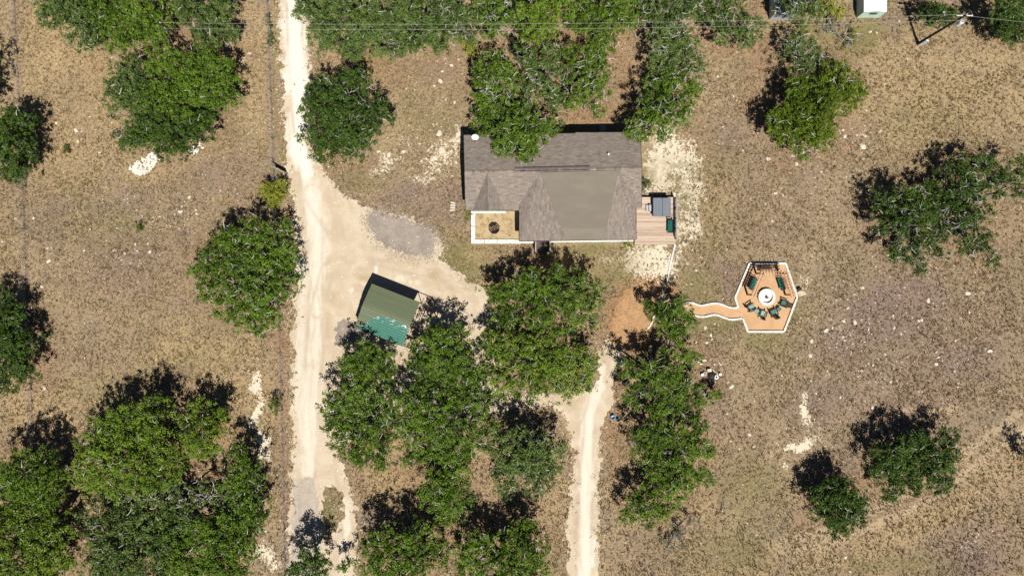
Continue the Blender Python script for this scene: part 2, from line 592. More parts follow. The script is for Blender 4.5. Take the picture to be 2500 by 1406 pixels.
M['roofdeck'] = simple('roof_felt', (0.10, 0.085, 0.07), None, 3, 0.95, 0.1)
M['trim'] = simple('dark_trim', (0.045, 0.04, 0.038), None, 3, 0.6)
M['siding'] = simple('cream_siding', (0.60, 0.54, 0.43), None, 3, 0.8)
M['glass'] = simple('window_glass', (0.03, 0.035, 0.04), None, 3, 0.08, 0.5)
M['darkgrey'] = simple('dark_grey_paint', (0.16, 0.17, 0.18), None, 4, 0.6)
M['white'] = simple('white_paint', (0.80, 0.80, 0.78), (0.72, 0.73, 0.72), 3, 0.5)
M['deckwood'] = mat_wood('deck_timber', (0.60, 0.475, 0.365), (0.43, 0.32, 0.23), 'x')
M['greywood'] = mat_wood('weathered_grey_timber', (0.36, 0.33, 0.30), (0.24, 0.22, 0.20), 'y')
M['darkwood'] = mat_wood('dark_stained_timber', (0.135, 0.095, 0.09), (0.085, 0.06, 0.058), 'x')
M['pergola'] = mat_wood('pergola_timber', (0.62, 0.40, 0.24), (0.48, 0.29, 0.17), 'x')
M['swingwood'] = mat_wood('swing_timber', (0.30, 0.17, 0.10), (0.20, 0.11, 0.065), 'x')
M['lumber'] = mat_wood('pale_lumber', (0.68, 0.55, 0.40), (0.52, 0.40, 0.28), 'x')
M['log'] = simple('firewood_bark', (0.17, 0.085, 0.06), (0.09, 0.05, 0.04), 6, 0.95, 0.1)
M['spa'] = simple('spa_cover_vinyl', (0.165, 0.185, 0.21), (0.15, 0.168, 0.192), 2, 0.55, 0.3, bstr=0.03)
M['black'] = simple('black_metal', (0.018, 0.018, 0.02), None, 4, 0.5, 0.4)
M['greysteel'] = simple('grey_steel', (0.42, 0.44, 0.46), (0.34, 0.36, 0.38), 4, 0.5, 0.4)
M['lightsteel'] = simple('pale_galvanised', (0.62, 0.66, 0.70), (0.5, 0.55, 0.6), 3, 0.45, 0.4)
M['cushion'] = simple('green_cushion', (0.010, 0.105, 0.078), (0.008, 0.085, 0.062), 5, 0.85, 0.2)
M['greenplastic'] = simple('dark_green_plastic', (0.008, 0.035, 0.030), None, 5, 0.45, 0.35)
M['sunlitteal'] = simple('sunlit_teal', (0.06, 0.165, 0.135), (0.05, 0.14, 0.115), 5, 0.6, 0.3)  # sun gloss on the dark green chair seats, put into the colour
M['sunlitpale'] = simple('sunlit_pale_teal', (0.22, 0.35, 0.30), (0.18, 0.30, 0.26), 5, 0.6, 0.3)  # stronger sun gloss on the western chair seats, put into the colour
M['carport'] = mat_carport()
M['rust'] = simple('brown_steel_pipe', (0.06, 0.04, 0.03), (0.035, 0.025, 0.02), 4, 0.7)
M['pole'] = simple('creosote_pole', (0.060, 0.040, 0.030), (0.035, 0.025, 0.02), 3, 0.9, 0.1)
M['ceramic'] = simple('pale_insulator', (0.72, 0.70, 0.66), None, 3, 0.3)
M['wire'] = simple('aluminium_cable', (0.42, 0.41, 0.38), None, 3, 0.5, 0.4)
M['mint'] = simple('mint_wall', (0.52, 0.68, 0.56), (0.47, 0.63, 0.51), 2, 0.7)
M['zinc'] = simple('white_roof_sheet', (0.80, 0.83, 0.85), (0.70, 0.76, 0.78), 1.5, 0.45)
M['blue'] = simple('blue_plastic', (0.05, 0.24, 0.72), (0.35, 0.55, 0.85), 9, 0.4)
M['brown'] = simple('brown_board', (0.20, 0.12, 0.08), None, 5, 0.8)
M['tarp'] = simple('black_tarp', (0.015, 0.015, 0.018), (0.03, 0.03, 0.035), 5, 0.6)
M['ash'] = simple('pale_pit_gravel', (0.80, 0.77, 0.72), (0.68, 0.64, 0.58), 12, 0.95, 0.1)


# ------------------------------------------------------------------ ground
def blob(x, y, b):
    px, py, rx, ry, rot, s = b
    c = W(px, py)
    a = math.radians(rot)
    dx, dy = x - c.x, y - c.y
    u = (dx * math.cos(a) + dy * math.sin(a)) / (rx / PX)
    v = (-dx * math.sin(a) + dy * math.cos(a)) / (ry / PX)
    return s * np.clip(1.25 - np.sqrt(u * u + v * v), 0, 1)


BL = {
 'lime': [(1635, 385, 95, 90, 0, 1.15), (1625, 465, 80, 60, 0, .7), (1685, 470, 40, 90, 0, .8), (1680, 560, 40, 80, 0, .75), (1590, 650, 85, 80, 0, 1.15), (1545, 640, 40, 50, 0, .6), (1480, 635, 40, 25, 0, .5),
          (1670, 620, 35, 60, 0, .62), (1080, 380, 80, 80, 0, .72), (1110, 340, 40, 70, 0, .68), (1050, 430, 80, 40, 0, .64), (940, 400, 80, 40, 20, .64), (1000, 360, 60, 60, 0, .5), (1080, 230, 30, 40, 0, .4), (1060, 190, 30, 30, 0, .35),
          (613, 940, 20, 45, 10, 1.35), (620, 1010, 18, 60, -8, 1.3), (645, 1090, 22, 60, 0, 1.1), (625, 1240, 25, 60, 0, .5), (655, 1350, 30, 60, 0, .9), (615, 880, 30, 40, 0, .5), (590, 150, 20, 40, 0, .5), (600, 330, 30, 60, 0, .4),
          (1962, 1010, 22, 48, -8, 1.2), (1955, 1085, 60, 18, 22, 1.15), (2000, 1050, 25, 20, 0, .6), (1880, 1090, 40, 25, 0, .45), (1920, 1130, 25, 18, 0, .5), (1890, 470, 40, 25, 0, .4), (1960, 350, 60, 40, 30, .45), (2090, 340, 40, 25, 30, .5),
          (2100, 920, 60, 60, 0, .38), (2060, 800, 70, 60, 0, .42), (2330, 860, 60, 40, 0, .35), (2490, 1070, 30, 40, 0, .6), (2390, 1310, 40, 25, 0, .42), (1620, 860, 30, 30, 0, .4), (560, 100, 18, 18, 0, .6), (620, 60, 25, 60, 0, .42),
          (1960, 690, 40, 40, 0, .55), (1110, 145, 30, 30, 0, .4), (1650, 720, 40, 40, 0, .3), (1980, 820, 60, 50, 0, .36), (630, 300, 40, 120, 0, .36)],
 'mauve': [(2230, 900, 420, 420, 0, .42), (1900, 480, 260, 260, 0, .3), (2180, 760, 190, 110, 15, .9), (2060, 830, 120, 90, 0, .8), (2350, 880, 160, 100, 0, .7), (2010, 980, 130, 80, 30, .65), (2360, 1370, 140, 110, 20, .75), (1790, 690, 60, 50, -40, .8), (1900, 560, 130, 60, 20, .4),
           (300, 640, 200, 120, 20, .45), (120, 560, 60, 90, 0, .5), (330, 480, 120, 60, 0, .45), (500, 440, 130, 60, 20, .5), (600, 420, 70, 60, 0, .5), (1090, 500, 120, 60, 10, .6), (1000, 470, 100, 40, 15, .6), (1790, 330, 60, 100, 0, .5), (1540, 760, 20, 20, 0, .2),
           (1750, 960, 60, 140, 0, .45), (1560, 1330, 90, 60, 0, .3), (1080, 170, 100, 30, 0, .45), (600, 480, 60, 40, 0, .4), (230, 840, 160, 70, 0, .3), (2180, 60, 70, 50, 0, .6), (1650, 620, 40, 60, 0, .2)],
 'green': [(1130, 640, 110, 60, 25, .85), (1420, 610, 130, 22, 0, .9), (1520, 660, 60, 60, 0, .55), (1450, 680, 60, 60, 0, .55), (1660, 420, 60, 50, 0, .6), (1660, 490, 40, 40, 0, .7), (1590, 420, 40, 60, 0, .6), (1740, 780, 90, 30, 0, .75), (1700, 690, 60, 60, 0, .6),
           (1790, 760, 60, 30, 0, .6), (1870, 830, 90, 25, 0, .75), (1600, 600, 60, 12, 0, .8), (2230, 60, 80, 40, 0, .35), (2100, 90, 60, 40, 0, .8), (2000, 70, 90, 40, 0, .7), (2400, 30, 80, 50, 0, .45), (1060, 290, 60, 40, 0, .5), (880, 440, 70, 25, 0, .5), (1000, 280, 40, 60, 0, .35),
           (680, 350, 14, 330, 0, .6), (660, 110, 8, 60, 0, .9), (250, 560, 130, 60, 0, .3), (480, 860, 140, 60, 0, .3), (300, 960, 160, 60, 0, .3), (1910, 850, 60, 60, 0, .4), (1830, 1180, 90, 60, 0, .5), (2200, 1380, 140, 40, 0, .5), (1780, 1350, 130, 80, 0, .5), (2250, 280, 160, 60, 20, .3),
           (1144, 525, 8, 12, 0, 1.3), (1530, 598, 14, 10, 0, 1.2), (1760, 400, 70, 60, 0, .3), (810, 1240, 28, 60, 10, .8), (1440, 1320, 10, 60, 0, .3), (1950, 760, 30, 60, 0, .5), (1730, 540, 60, 100, 0, .35)],
 'red': [(1780, 70, 90, 60, 0, .9), (1860, 120, 50, 90, 0, .8), (1500, 130, 60, 60, 0, .9), (1460, 280, 120, 60, 0, .9), (1530, 200, 40, 100, 0, .9), (1300, 200, 200, 120, 0, .7), (1870, 25, 30, 30, 0, .9), (1400, 110, 120, 60, 0, .9), (900, 150, 130, 50, 0, .8), (1060, 150, 110, 35, 0, .6),
         (950, 180, 60, 50, 0, .7), (800, 320, 130, 130, 0, .6), (400, 60, 60, 60, 0, .9), (430, 200, 170, 200, 0, .75), (250, 150, 60, 30, 0, .7), (560, 180, 60, 100, 0, .7), (400, 1200, 230, 190, 0, .85), (90, 1230, 130, 200, 0, .8), (200, 1350, 50, 90, 0, .7), (520, 1060, 90, 80, 0, .8),
         (600, 660, 150, 160, 0, .7), (690, 840, 25, 60, 0, .9), (60, 870, 80, 120, 0, .7), (30, 350, 80, 90, 0, .6), (1330, 800, 170, 200, 0, .6), (1500, 1060, 40, 160, 0, .75), (1620, 1100, 130, 220, 0, .7), (1000, 1150, 220, 90, 0, .55), (1150, 1330, 260, 110, 0, .7), (1270, 1240, 130, 60, 0, .5),
         (1990, 250, 130, 150, 0, .7), (2300, 520, 200, 140, 0, .5), (2200, 1160, 150, 90, 0, .6), (2040, 1240, 100, 90, 0, .6), (2450, 60, 80, 70, 0, .5), (1850, 250, 30, 80, 0, .6), (690, 1050, 20, 300, 0, .65), (1240, 615, 60, 25, 0, .5), (1910, 410, 70, 30, 0, .5), (1710, 850, 60, 40, 0, .5), (1700, 330, 60, 70, 0, .4), (1720, 940, 60, 40, 0, .6)],
 'strawy': [(160, 120, 160, 160, 0, .6), (180, 330, 140, 130, 0, .45), (2350, 230, 220, 120, 20, .5), (2200, 200, 160, 90, 20, .5), (600, 950, 80, 120, 0, .55), (440, 850, 140, 60, 0, .5), (90, 1000, 120, 60, 0, .5), (340, 420, 80, 40, 0, .5), (2250, 1270, 260, 50, 22, .5), (2420, 1150, 120, 70, 20, .4),
            (1180, 630, 40, 14, 0, .6), (620, 560, 0.1, 0.1, 0, 0), (1340, 1230, 70, 60, 0, .35), (930, 1170, 70, 60, 0, .4), (1740, 500, 60, 100, 0, .3), (700, 560, 20, 60, 0, .6), (540, 930, 80, 50, 0, .5), (60, 30, 80, 60, 0, .4), (625, 200, 50, 250, 0, .45)],
 'stony': [(2150, 800, 260, 200, 0, 1.0), (2000, 1000, 150, 150, 0, .9), (2050, 360, 120, 80, 30, 1.0), (350, 560, 260, 160, 0, .7), (100, 640, 80, 100, 0, .8), (1070, 330, 120, 160, 0, .6), (1640, 400, 80, 100, 0, .8), (1680, 640, 50, 80, 0, .8), (1750, 900, 80, 100, 0, .7), (2490, 1080, 50, 80, 0, 1.0),
           (2380, 1320, 90, 70, 0, .8), (1960, 700, 30, 40, 0, 1.0), (250, 300, 120, 100, 0, .5), (2250, 960, 200, 100, 0, .6), (1750, 300, 80, 200, 0, .5), (2400, 730, 120, 100, 0, .8), (1980, 470, 160, 100, 0, .5)],
}
TRK = [[(1880, 1330), (2010, 1300), (2130, 1250), (2260, 1180), (2380, 1090), (2520, 980)], [(1900, 1355), (2040, 1322), (2160, 1275), (2290, 1205), (2410, 1115), (2520, 1030)],
       [(2330, 1000), (2200, 1010), (2080, 1090)]]
FENCE_L = [(32, -160), (40, 60), (47, 190), (52, 300), (58, 460), (63, 560), (66, 700), (74, 850), (80, 1000), (84, 1100), (94, 1400), (98, 1560)]
FENCE_R = [(649, -160), (657, 60), (662, 170), (666, 280), (669, 400), (676, 520), (682, 700), (686, 860), (690, 1000), (694, 1150), (697, 1290), (699, 1560)]


def nonuni(lo, hi, step, outer):
    inner = np.arange(lo, hi + step * 0.5, step)
    return np.concatenate([[-o for o in outer][::-1], inner, outer])


def build_ground():
    xs = nonuni(-66, 66, 0.4, [75, 95, 140, 300, 900, 2500])
    ys = nonuni(-38, 38, 0.4, [45, 60, 100, 250, 900, 2500])
    X, Y = np.meshgrid(xs, ys)
    x, y = X.ravel(), Y.ravel()
    wx = x + 1.6 * fbm(x * 0.35, y * 0.35, 3)
    wy = y + 1.6 * fbm(x * 0.35, y * 0.35, 9)
    at = {}
    for k, bl in BL.items():
        v = np.zeros(len(x))
        for b in bl: v = np.maximum(v, blob(wx, wy, b))
        at[k] = ('POINT', np.clip(v * {'mauve': 1.35, 'green': 1.25}.get(k, 1), 0, 1 if k != 'lime' else 1.4))
    t = np.zeros(len(x))
    for l in TRK: t = np.maximum(t, 0.75 * smooth(0.8, 0.2, sdline(wx * 0.2 + x * 0.8, wy * 0.2 + y * 0.8, G(l))))
    at['track'] = ('POINT', t)
    fl = np.minimum(sdline(x, y, G(FENCE_L)), sdline(x, y, G(FENCE_R)))
    at['mauve'] = ('POINT', np.maximum(at['mauve'][1], 0.9 * smooth(0.5, 0.1, fl)))
    nx, ny = len(xs), len(ys)
    I = np.arange(nx * ny).reshape(ny, nx)
    F = np.stack([I[:-1, :-1], I[:-1, 1:], I[1:, 1:], I[1:, :-1]], -1).reshape(-1, 4)
    V = np.stack([x, y, np.zeros_like(x)], 1)
    o = link('ground', np_mesh('ground', V, F, M['ground'], attrs=at))
    tag(o, 'dry grass pasture with bare limestone patches', kind='structure')


build_ground()


def sheet(name, polys, holes, z, mat, label, jit=0.35, jscale=0.7, res=0.125, attrs=None, seed=5, jit2=0.30):
    P = [G(p) for p in polys]
    Hs = [G(p) for p in holes]
    allp = np.array([q for p in P for q in p])
    lo, hi = allp.min(0) - 0.8, allp.max(0) + 0.8
    xs, ys = np.arange(lo[0], hi[0], res), np.arange(lo[1], hi[1], res)
    X, Y = np.meshgrid(xs, ys)
    sd = np.full(X.shape, -1e9)
    for p in P: sd = np.maximum(sd, sdpoly(X, Y, p))
    for p in Hs: sd = np.minimum(sd, -sdpoly(X, Y, p))
    sd = sd + jit * 1.6 * fbm(X * jscale, Y * jscale, seed, 5)
    sd = sd + jit2 * 1.6 * fbm(X * 3.1, Y * 3.1, seed + 40, 4)
    gy, gx = np.gradient(sd, res)
    cen = (sd[:-1, :-1] + sd[1:, :-1] + sd[:-1, 1:] + sd[1:, 1:]) / 4
    keep = cen > 0
    ny, nx = X.shape
    I = np.arange(nx * ny).reshape(ny, nx)
    F = np.stack([I[:-1, :-1], I[:-1, 1:], I[1:, 1:], I[1:, :-1]], -1)[keep]
    # vertices on the border slide onto the outline
    cnt = np.zeros(nx * ny, int)
    np.add.at(cnt, F.ravel(), 1)
    bord = ((cnt > 0) & (cnt < 4)).reshape(ny, nx)
    g2 = gx * gx + gy * gy + 0.2
    stx = np.clip(-sd * gx / g2, -0.45 * res, 0.45 * res)
    sty = np.clip(-sd * gy / g2, -0.45 * res, 0.45 * res)
    X2 = np.where(bord, X + stx, X)
    Y2 = np.where(bord, Y + sty, Y)
    used = np.unique(F)
    remap = np.zeros(nx * ny, int)
    remap[used] = np.arange(len(used))
    V = np.stack([X2.ravel()[used], Y2.ravel()[used], np.full(len(used), z)], 1)
    at = {k: ('POINT', f(V[:, 0], V[:, 1])) for k, f in (attrs or {}).items()}
    o = link(name, np_mesh(name, V, remap[F], mat, attrs=at))
    return tag(o, label, kind='structure')


DRIVE = [(676, -170), (738, -170), (751, 70), (757, 180), (752, 300), (768, 380), (798, 428), (830, 466), (862, 492), (905, 514), (960, 520), (1010, 540), (1062, 575), (1080, 602), (1072, 632), (1110, 662), (1150, 690), (1185, 715), (1215, 780),
         (1215, 955), (1365, 966), (1450, 950), (1460, 900), (1472, 845), (1486, 822), (1522, 845), (1530, 862), (1500, 915), (1493, 980), (1468, 1045), (1461, 1160), (1462, 1313), (1455, 1560), (1389, 1560), (1386, 1282), (1395, 1192), (1401, 1084),
         (1378, 1015), (1350, 990), (1210, 1010), (1000, 1010), (820, 1090), (845, 1160), (862, 1215), (870, 1320), (885, 1560), (694, 1560), (708, 1260), (712, 1160), (714, 1040), (716, 940), (714, 840), (716, 760), (722, 700), (722, 640), (718, 540), (712, 470), (705, 430), (698, 380), (694, 300), (689, 220), (684, 130), (680, 60)]
ISLAND = [(792, 1186), (812, 1182), (836, 1212), (842, 1255), (824, 1300), (800, 1320), (790, 1290), (788, 1240)]


def drive_white(x, y):
    x = x + .9 * fbm(x * .35, y * .22, 401, 4) + .4 * fbm(x * 1.7, y * .9, 411, 3)
    v = 0.90 * smooth(1.9, 0.5, sdline(x, y, G([(715, -20), (720, 120), (726, 250), (733, 360), (748, 420)])))
    v = np.maximum(v, 0.60 * smooth(2.6, 0.2, sdline(x, y, G([(748, 420), (768, 500), (774, 620), (770, 760), (762, 900), (752, 1150)]))))
    v = np.maximum(v, 0.55 * smooth(1.7, 0.1, sdline(x, y, G([(740, 640), (735, 800), (733, 1000), (735, 1140)]))))
    v = np.maximum(v, 0.70 * smooth(1.9, 0.3, sdline(x, y, G([(1475, 900), (1440, 1000), (1430, 1150), (1425, 1420)]))))
    v = np.maximum(v, 0.55 * smooth(1.0, 0.2, sdline(x, y, G([(815, 1190), (838, 1230), (845, 1300), (842, 1400)]))))
    for (px, py, rx, ry, s) in ((917, 650, 12, 26, .55), (866, 710, 9, 13, .55), (975, 680, 30, 12, .5), (1018, 690, 22, 12, .5), (888, 690, 12, 16, .45), (850, 760, 20, 40, .3)):
        v = np.maximum(v, s * np.clip(1.4 - np.hypot((x - W(px, py).x) / (rx / PX), (y - W(px, py).y) / (ry / PX)), 0, 1))
    return v


def drive_rut(x, y):
    wob = .35 * fbm(x * .12, y * .12, 301, 3)
    v = np.zeros(len(x))
    for pts, g in (([(717, -20), (722, 120), (728, 250), (736, 360), (752, 450), (768, 560), (772, 700), (768, 860), (758, 1000), (750, 1160)], .85), ([(1475, 860), (1468, 930), (1440, 1010), (1431, 1150), (1426, 1300), (1424, 1420)], .8),
                   ([(760, 470), (840, 600), (960, 640), (1080, 665), (1160, 720), (1200, 800)], .85), ([(772, 760), (800, 660), (850, 610), (940, 620)], .8), ([(832, 1130), (842, 1200), (850, 1300), (856, 1420)], .7)):
        d = sdline(x, y, G(pts)) + wob
        v = np.maximum(v, np.exp(-((d - g) / .24) ** 2) * np.clip(.55 + 1.1 * fbm(x * .3, y * .3, 310, 3), 0, 1))
    return v


def drive_dirt(x, y):
    v = np.zeros(len(x))
    for (px, py, rx, ry, s) in ((1060, 670, 16, 14, .9), (1050, 735, 18, 22, .8), (1100, 690, 70, 10, .35), (1120, 705, 60, 8, .5), (1300, 880, 150, 110, .7), (1000, 930, 200, 110, .6), (890, 677, 14, 10, .8), (790, 1400, 60, 60, .35), (1400, 960, 60, 40, .35), (1410, 1250, 12, 160, .4)):
        v = np.maximum(v, s * np.clip(1.4 - np.hypot((x - W(px, py).x) / (rx / PX), (y - W(px, py).y) / (ry / PX)), 0, 1))
    ring = np.abs(np.hypot(x - W(960, 800).x, y - W(960, 800).y) - 8.2)
    v = np.maximum(v, 0.3 * smooth(0.6, 0.1, ring))
    return v


Z4 = lambda pts: [(680 + a * 0.216, 480 + b * 0.216) for a, b in pts]
sheet('driveway', [DRIVE], [ISLAND], 0.004, M['caliche'], 'pale caliche driveway running past the carport', 0.5, 1.15, attrs={'white': drive_white, 'dirt': drive_dirt, 'rut': drive_rut})
sheet('gravel_patch', [Z4([(1010, 220), (1090, 170), (1200, 190), (1450, 270), (1700, 370), (1800, 440), (1780, 500), (1730, 560), (1740, 640), (1680, 670), (1450, 650), (1250, 570), (1120, 480), (1020, 310)])], [], 0.008, M['greygravel'], 'grey gravel parking patch', 0.14, 1.2, attrs=None, seed=15)
sheet('concrete_apron', [[(716, 1170), (745, 1166), (764, 1172), (774, 1200), (780, 1260), (784, 1425), (706, 1425), (712, 1260)]], [], 0.008, M['apron'], 'worn grey concrete strip of driveway', 0.2, 1.0, seed=25)
sheet('asphalt_patch', [[(816, 841), (820, 800), (826, 786), (840, 780), (856, 786), (880, 800), (870, 850)]], [], 0.008, M['slab'], 'small grey asphalt patch by the carport', 0.06, 1.5, seed=35)
SOIL = [(1505, 835), (1488, 790), (1500, 740), (1530, 705), (1560, 688), (1600, 690), (1640, 712), (1618, 745), (1600, 770), (1592, 812), (1560, 850), (1530, 850)]
sheet('soil_path', [SOIL], [], 0.012, M['redsoil'], 'bare orange soil path', 0.5, 0.8, seed=45, jit2=0.3)
sheet('crushed_stone_patch', [[(318, 408), (345, 385), (372, 374), (390, 372), (388, 392), (362, 424), (345, 432), (325, 422)], [(462, 372), (478, 352), (490, 350), (488, 362), (470, 384)]], [], 0.004, M['whitegravel'], 'white crushed stone patch in the field', 0.4, 2.6, seed=55)

# patio of decomposed granite with its winding path
Z1 = lambda pts: [(1680 + a / 5.86, 600 + b / 5.86) for a, b in pts]
PAD = Z1([(860, 240), (1400, 240), (1570, 740), (1375, 1240), (840, 1240), (772, 1040), (640, 1055), (560, 1045), (470, 1010), (400, 988), (340, 988), (230, 1015), (150, 1012), (60, 985), (-60, 930), (-60, 850), (0, 818), (60, 818), (150, 850), (200, 855), (300, 832), (400, 822), (470, 836), (560, 874), (640, 890), (722, 880), (652, 740)])
sheet('patio', [PAD], [], 0.016, M['granite'], 'orange granite patio and winding path', 0.02, 1.0, seed=65, jit2=0.0)

# ------------------------------------------------------------------ white edging
def resample(pts, step):
    pts = [Vector(p) for p in pts]
    out, acc = [pts[0].copy()], 0.0
    for a, b in zip(pts[:-1], pts[1:]):
        L = (b - a).length
        n = max(1, int(round(L / step)))
        for i in range(1, n + 1): out.append(a.lerp(b, i / n))
    return out


def smoothline(pts, n=6):
    P = [Vector((*p, 0)) if len(p) == 2 else Vector(p) for p in pts]
    out = []
    for i in range(len(P) - 1):
        p0, p1, p2, p3 = P[max(i - 1, 0)], P[i], P[i + 1], P[min(i + 2, len(P) - 1)]
        for k in range(n):
            t = k / n
            out.append(0.5 * ((2 * p1) + (p2 - p0) * t + (2 * p0 - 5 * p1 + 4 * p2 - p3) * t * t + (3 * p1 - p0 - 3 * p2 + p3) * t ** 3))
    out.append(P[-1])
    return out


def edging(label, runs, width, h, name='stone_edging', step=0.62, joint=0.012):
    c0 = Vector((*runs[0][0][:2], 0))
    t = thing(name, c0, label, 'edging')
    for run in runs:
        pts = resample(run, step)
        for a, b in zip(pts[:-1], pts[1:]):
            d = (b - a)
            L = d.length
            mb = MB()
            ww, hh = width * rnd.uniform(0.92, 1.08), h * rnd.uniform(0.9, 1.1)
            mb.box(((a.x + b.x) / 2, (a.y + b.y) / 2, hh / 2), (max(0.05, L - joint), ww, hh), math.atan2(d.y, d.x), bevel=0.025)
            mb.build('edging_stone', M['limestone'], t)
    return t


def g3(pts): return [Vector((*q, 0)) for q in G(pts)]


up = smoothline(G([(1638, 753), (1660, 743.5), (1681, 739)] + Z1([(60, 818), (150, 850), (200, 855), (300, 832), (400, 822), (470, 836), (560, 874), (640, 890), (715, 880)])), 3)
lo_ = smoothline(G(Z1([(60, 985), (150, 1012), (230, 1015), (340, 988), (400, 988), (470, 1010), (560, 1045), (640, 1055), (765, 1036)])), 3)
I1 = lambda pts: g3(Z1(pts))
edging('white stone edging around the orange patio and its winding path',
       [I1([(715, 890), (666, 740)]), I1([(666, 740), (872, 252)]), I1([(872, 252), (1390, 252)]), I1([(1390, 252), (1553, 740)]), I1([(1553, 740), (1366, 1227)]), I1([(1366, 1227), (850, 1227)]), I1([(850, 1227), (775, 1040)]), up, lo_], 0.23, 0.2)
curb = smoothline(G([(1648, 597), (1642.7, 619), (1636.6, 645), (1632, 670), (1628, 687), (1621, 713), (1611, 737), (1600, 760), (1590, 790), (1578, 806)]), 3)
edging('thin white curb curving from the deck corner to the small oak', [curb], 0.19, 0.10, 'stone_curb', 0.8, 0.006)

# ------------------------------------------------------------------ house
ZE, ZR = 3.0, 4.75
HB = W(1350, 460, 0)
house = thing('house', (HB.x, HB.y, 0), 'brown shingle roofed house with a flat beige porch roof section', 'house')
NW, NE = W(1132.5, 331, ZE), W(1563, 322, ZE)
RW, RE = W(1134.5, 420.3, ZR), W(1566.4, 411, ZR)
SWm, SWi = W(1136.8, 513.7, ZE), W(1268.4, 513.7, ZE)
VT, VB = W(1320.6, 419, ZR), W(1268.6, 500, ZE + 0.25)
WSW, WSE = W(1268, 588.2, ZE), W(1553.8, 584.4, ZE)
BTL, BTR, BBR, BBL = W(1320.6, 421, ZR + .02), W(1510, 416.5, ZR + .02), W(1474, 584.9, 4.2), W(1381.6, 586.6, 4.2)
EB = W(1565.6, 506.5, ZE)
EI = W(1552.4, 506.8, ZE + 0.25)

walls = MB()
ins = 0.45
fp = [(NW.x + .3, SWm.y + ins), (NW.x + .3, NW.y - ins), (NE.x - .3, NE.y - ins), (EB.x - .3, EB.y + .1), (WSE.x - .45, EB.y + .1), (WSE.x - .45, WSE.y + ins), (WSW.x + .45, WSW.y + ins), (WSW.x + .45, SWm.y + ins)]
walls.prism(fp[::-1], 0, ZE - 0.06)
for (xa, a, b, c) in ((NW.x + .3, NW, RW, SWm), (EB.x - .5, NE, RE, EB)):
    walls.add([(xa, a.y - ins, ZE - .06), (xa, b.y, ZR - .15), (xa, c.y + ins, ZE - .06), (xa + .2, a.y - ins, ZE - .06), (xa + .2, b.y, ZR - .15), (xa + .2, c.y + ins, ZE - .06)],
              [(0, 2, 1), (3, 4, 5), (0, 1, 4, 3), (1, 2, 5, 4), (2, 0, 3, 5)])
ya = WSW.y + ins
walls.add([(WSW.x + .45, ya, ZE - .06), (BBL.x, ya, 4.05), (BBR.x, ya, 4.05), (WSE.x - .45, ya, ZE - .06)] + [(WSW.x + .45, ya + .2, ZE - .06), (BBL.x, ya + .2, 4.05), (BBR.x, ya + .2, 4.05), (WSE.x - .45, ya + .2, ZE - .06)],
          [(0, 3, 2, 1), (4, 5, 6, 7), (0, 1, 5, 4), (1, 2, 6, 5), (2, 3, 7, 6)])
walls.build('wall', M['siding'], house)
for (x_, y_, ax) in ((-3.5, NW.y - ins, 0), (3.0, NW.y - ins, 0), (11.0, NW.y - ins, 0), (NW.x + .3, 12.5, 1), (EB.x - .3, 13.0, 1), (4.0, WSW.y + ins, 0), (9.5, WSW.y + ins, 0)):
    mb = MB(); mb.box((x_, y_, 1.7), (.08, 1.3, 1.2) if ax else (1.3, .08, 1.2)); f = mb.build('window', M['white'], house)
    mb = MB(); mb.box((x_, y_, 1.7), (.1, 1.1, 1.0) if ax else (1.1, .1, 1.0)); p = mb.build('pane', M['glass'], house); p.parent = f
mb = MB(); mb.box((2.7, WSW.y + ins, 1.6), (0.95, .1, 2.05)); mb.build('door', M['brown'], house)

roof_mb = MB()
TH = 0.16


def slab(mb, pts, th=TH):
    pts = [Vector(p) for p in pts]
    n = len(pts)
    vs = [p - Vector((0, 0, 0.02)) for p in pts] + [p - Vector((0, 0, th)) for p in pts]
    fs = [tuple(range(n)), tuple(range(2 * n - 1, n - 1, -1))] + [(i, n + i, n + (i + 1) % n, (i + 1) % n) for i in range(n)]
    mb.add(vs, fs)


F1 = [NW, RW, RE, NE][::-1]
SG_A = W(1190, 424.6, ZR - 0.04)          # small cross gable
SG_R = W(1192, 512.2, ZR - 0.06)
SG_L, SG_Q = W(1154, 512, ZE + .03), W(1232, 512, ZE + .03)
VBm = W(1268.6, 500, ZE + .26)
faces = {
    'north': ([[NW, NE, RE, RW]], (1, 0)),
    'south': ([[RW, VT, VBm, SWi, SWm]], (1, 0)),
    'gable_l': ([[SG_A, SG_R, SG_L]], (0, 1)),
    'gable_r': ([[SG_A, SG_Q, SG_R]], (0, 1)),
    'wing_w': ([[VT, VBm, WSW], [VT, WSW, BBL]], (0, 1)),
    'wing_e': ([[BTR, WSE, EI], [BTR, BBR, WSE]], (0, 1)),
    'east': ([[BTR, EI, EB], [BTR, EB, RE]], (1, 0)),
}
for k, (tris, u) in faces.items():
    for t in tris: slab(roof_mb, t)
slab(roof_mb, [BTL, BBL, BBR, BTR], 0.2)
roof = roof_mb.build('roof', M['roofdeck'], house)
# rolled roofing strips on the flat part, each strip lapped over the one below
for k in range(6):
    a, b = k / 6, (k + 1) / 6
    l0, l1, r0, r1 = BTL.lerp(BBL, a), BTL.lerp(BBL, b), BTR.lerp(BBR, a), BTR.lerp(BBR, b)
    z0, z1 = Vector((0, 0, .012)), Vector((0, 0, .05))
    mb = MB()
    mb.add([l0 + z0, l1 + z1, r1 + z1, r0 + z0, l1 - z0 * 2, r1 - z0 * 2], [(0, 1, 2, 3), (1, 4, 5, 2)])
    o = mb.build('roofing_strip', M['rolled'], house)
    o.parent = roof


def plane_z(tri):
    p = tri[0]
    n = (tri[1] - tri[0]).cross(tri[2] - tri[0])
    return lambda x, y: p.z - (n.x * (x - p.x) + n.y * (y - p.y)) / n.z


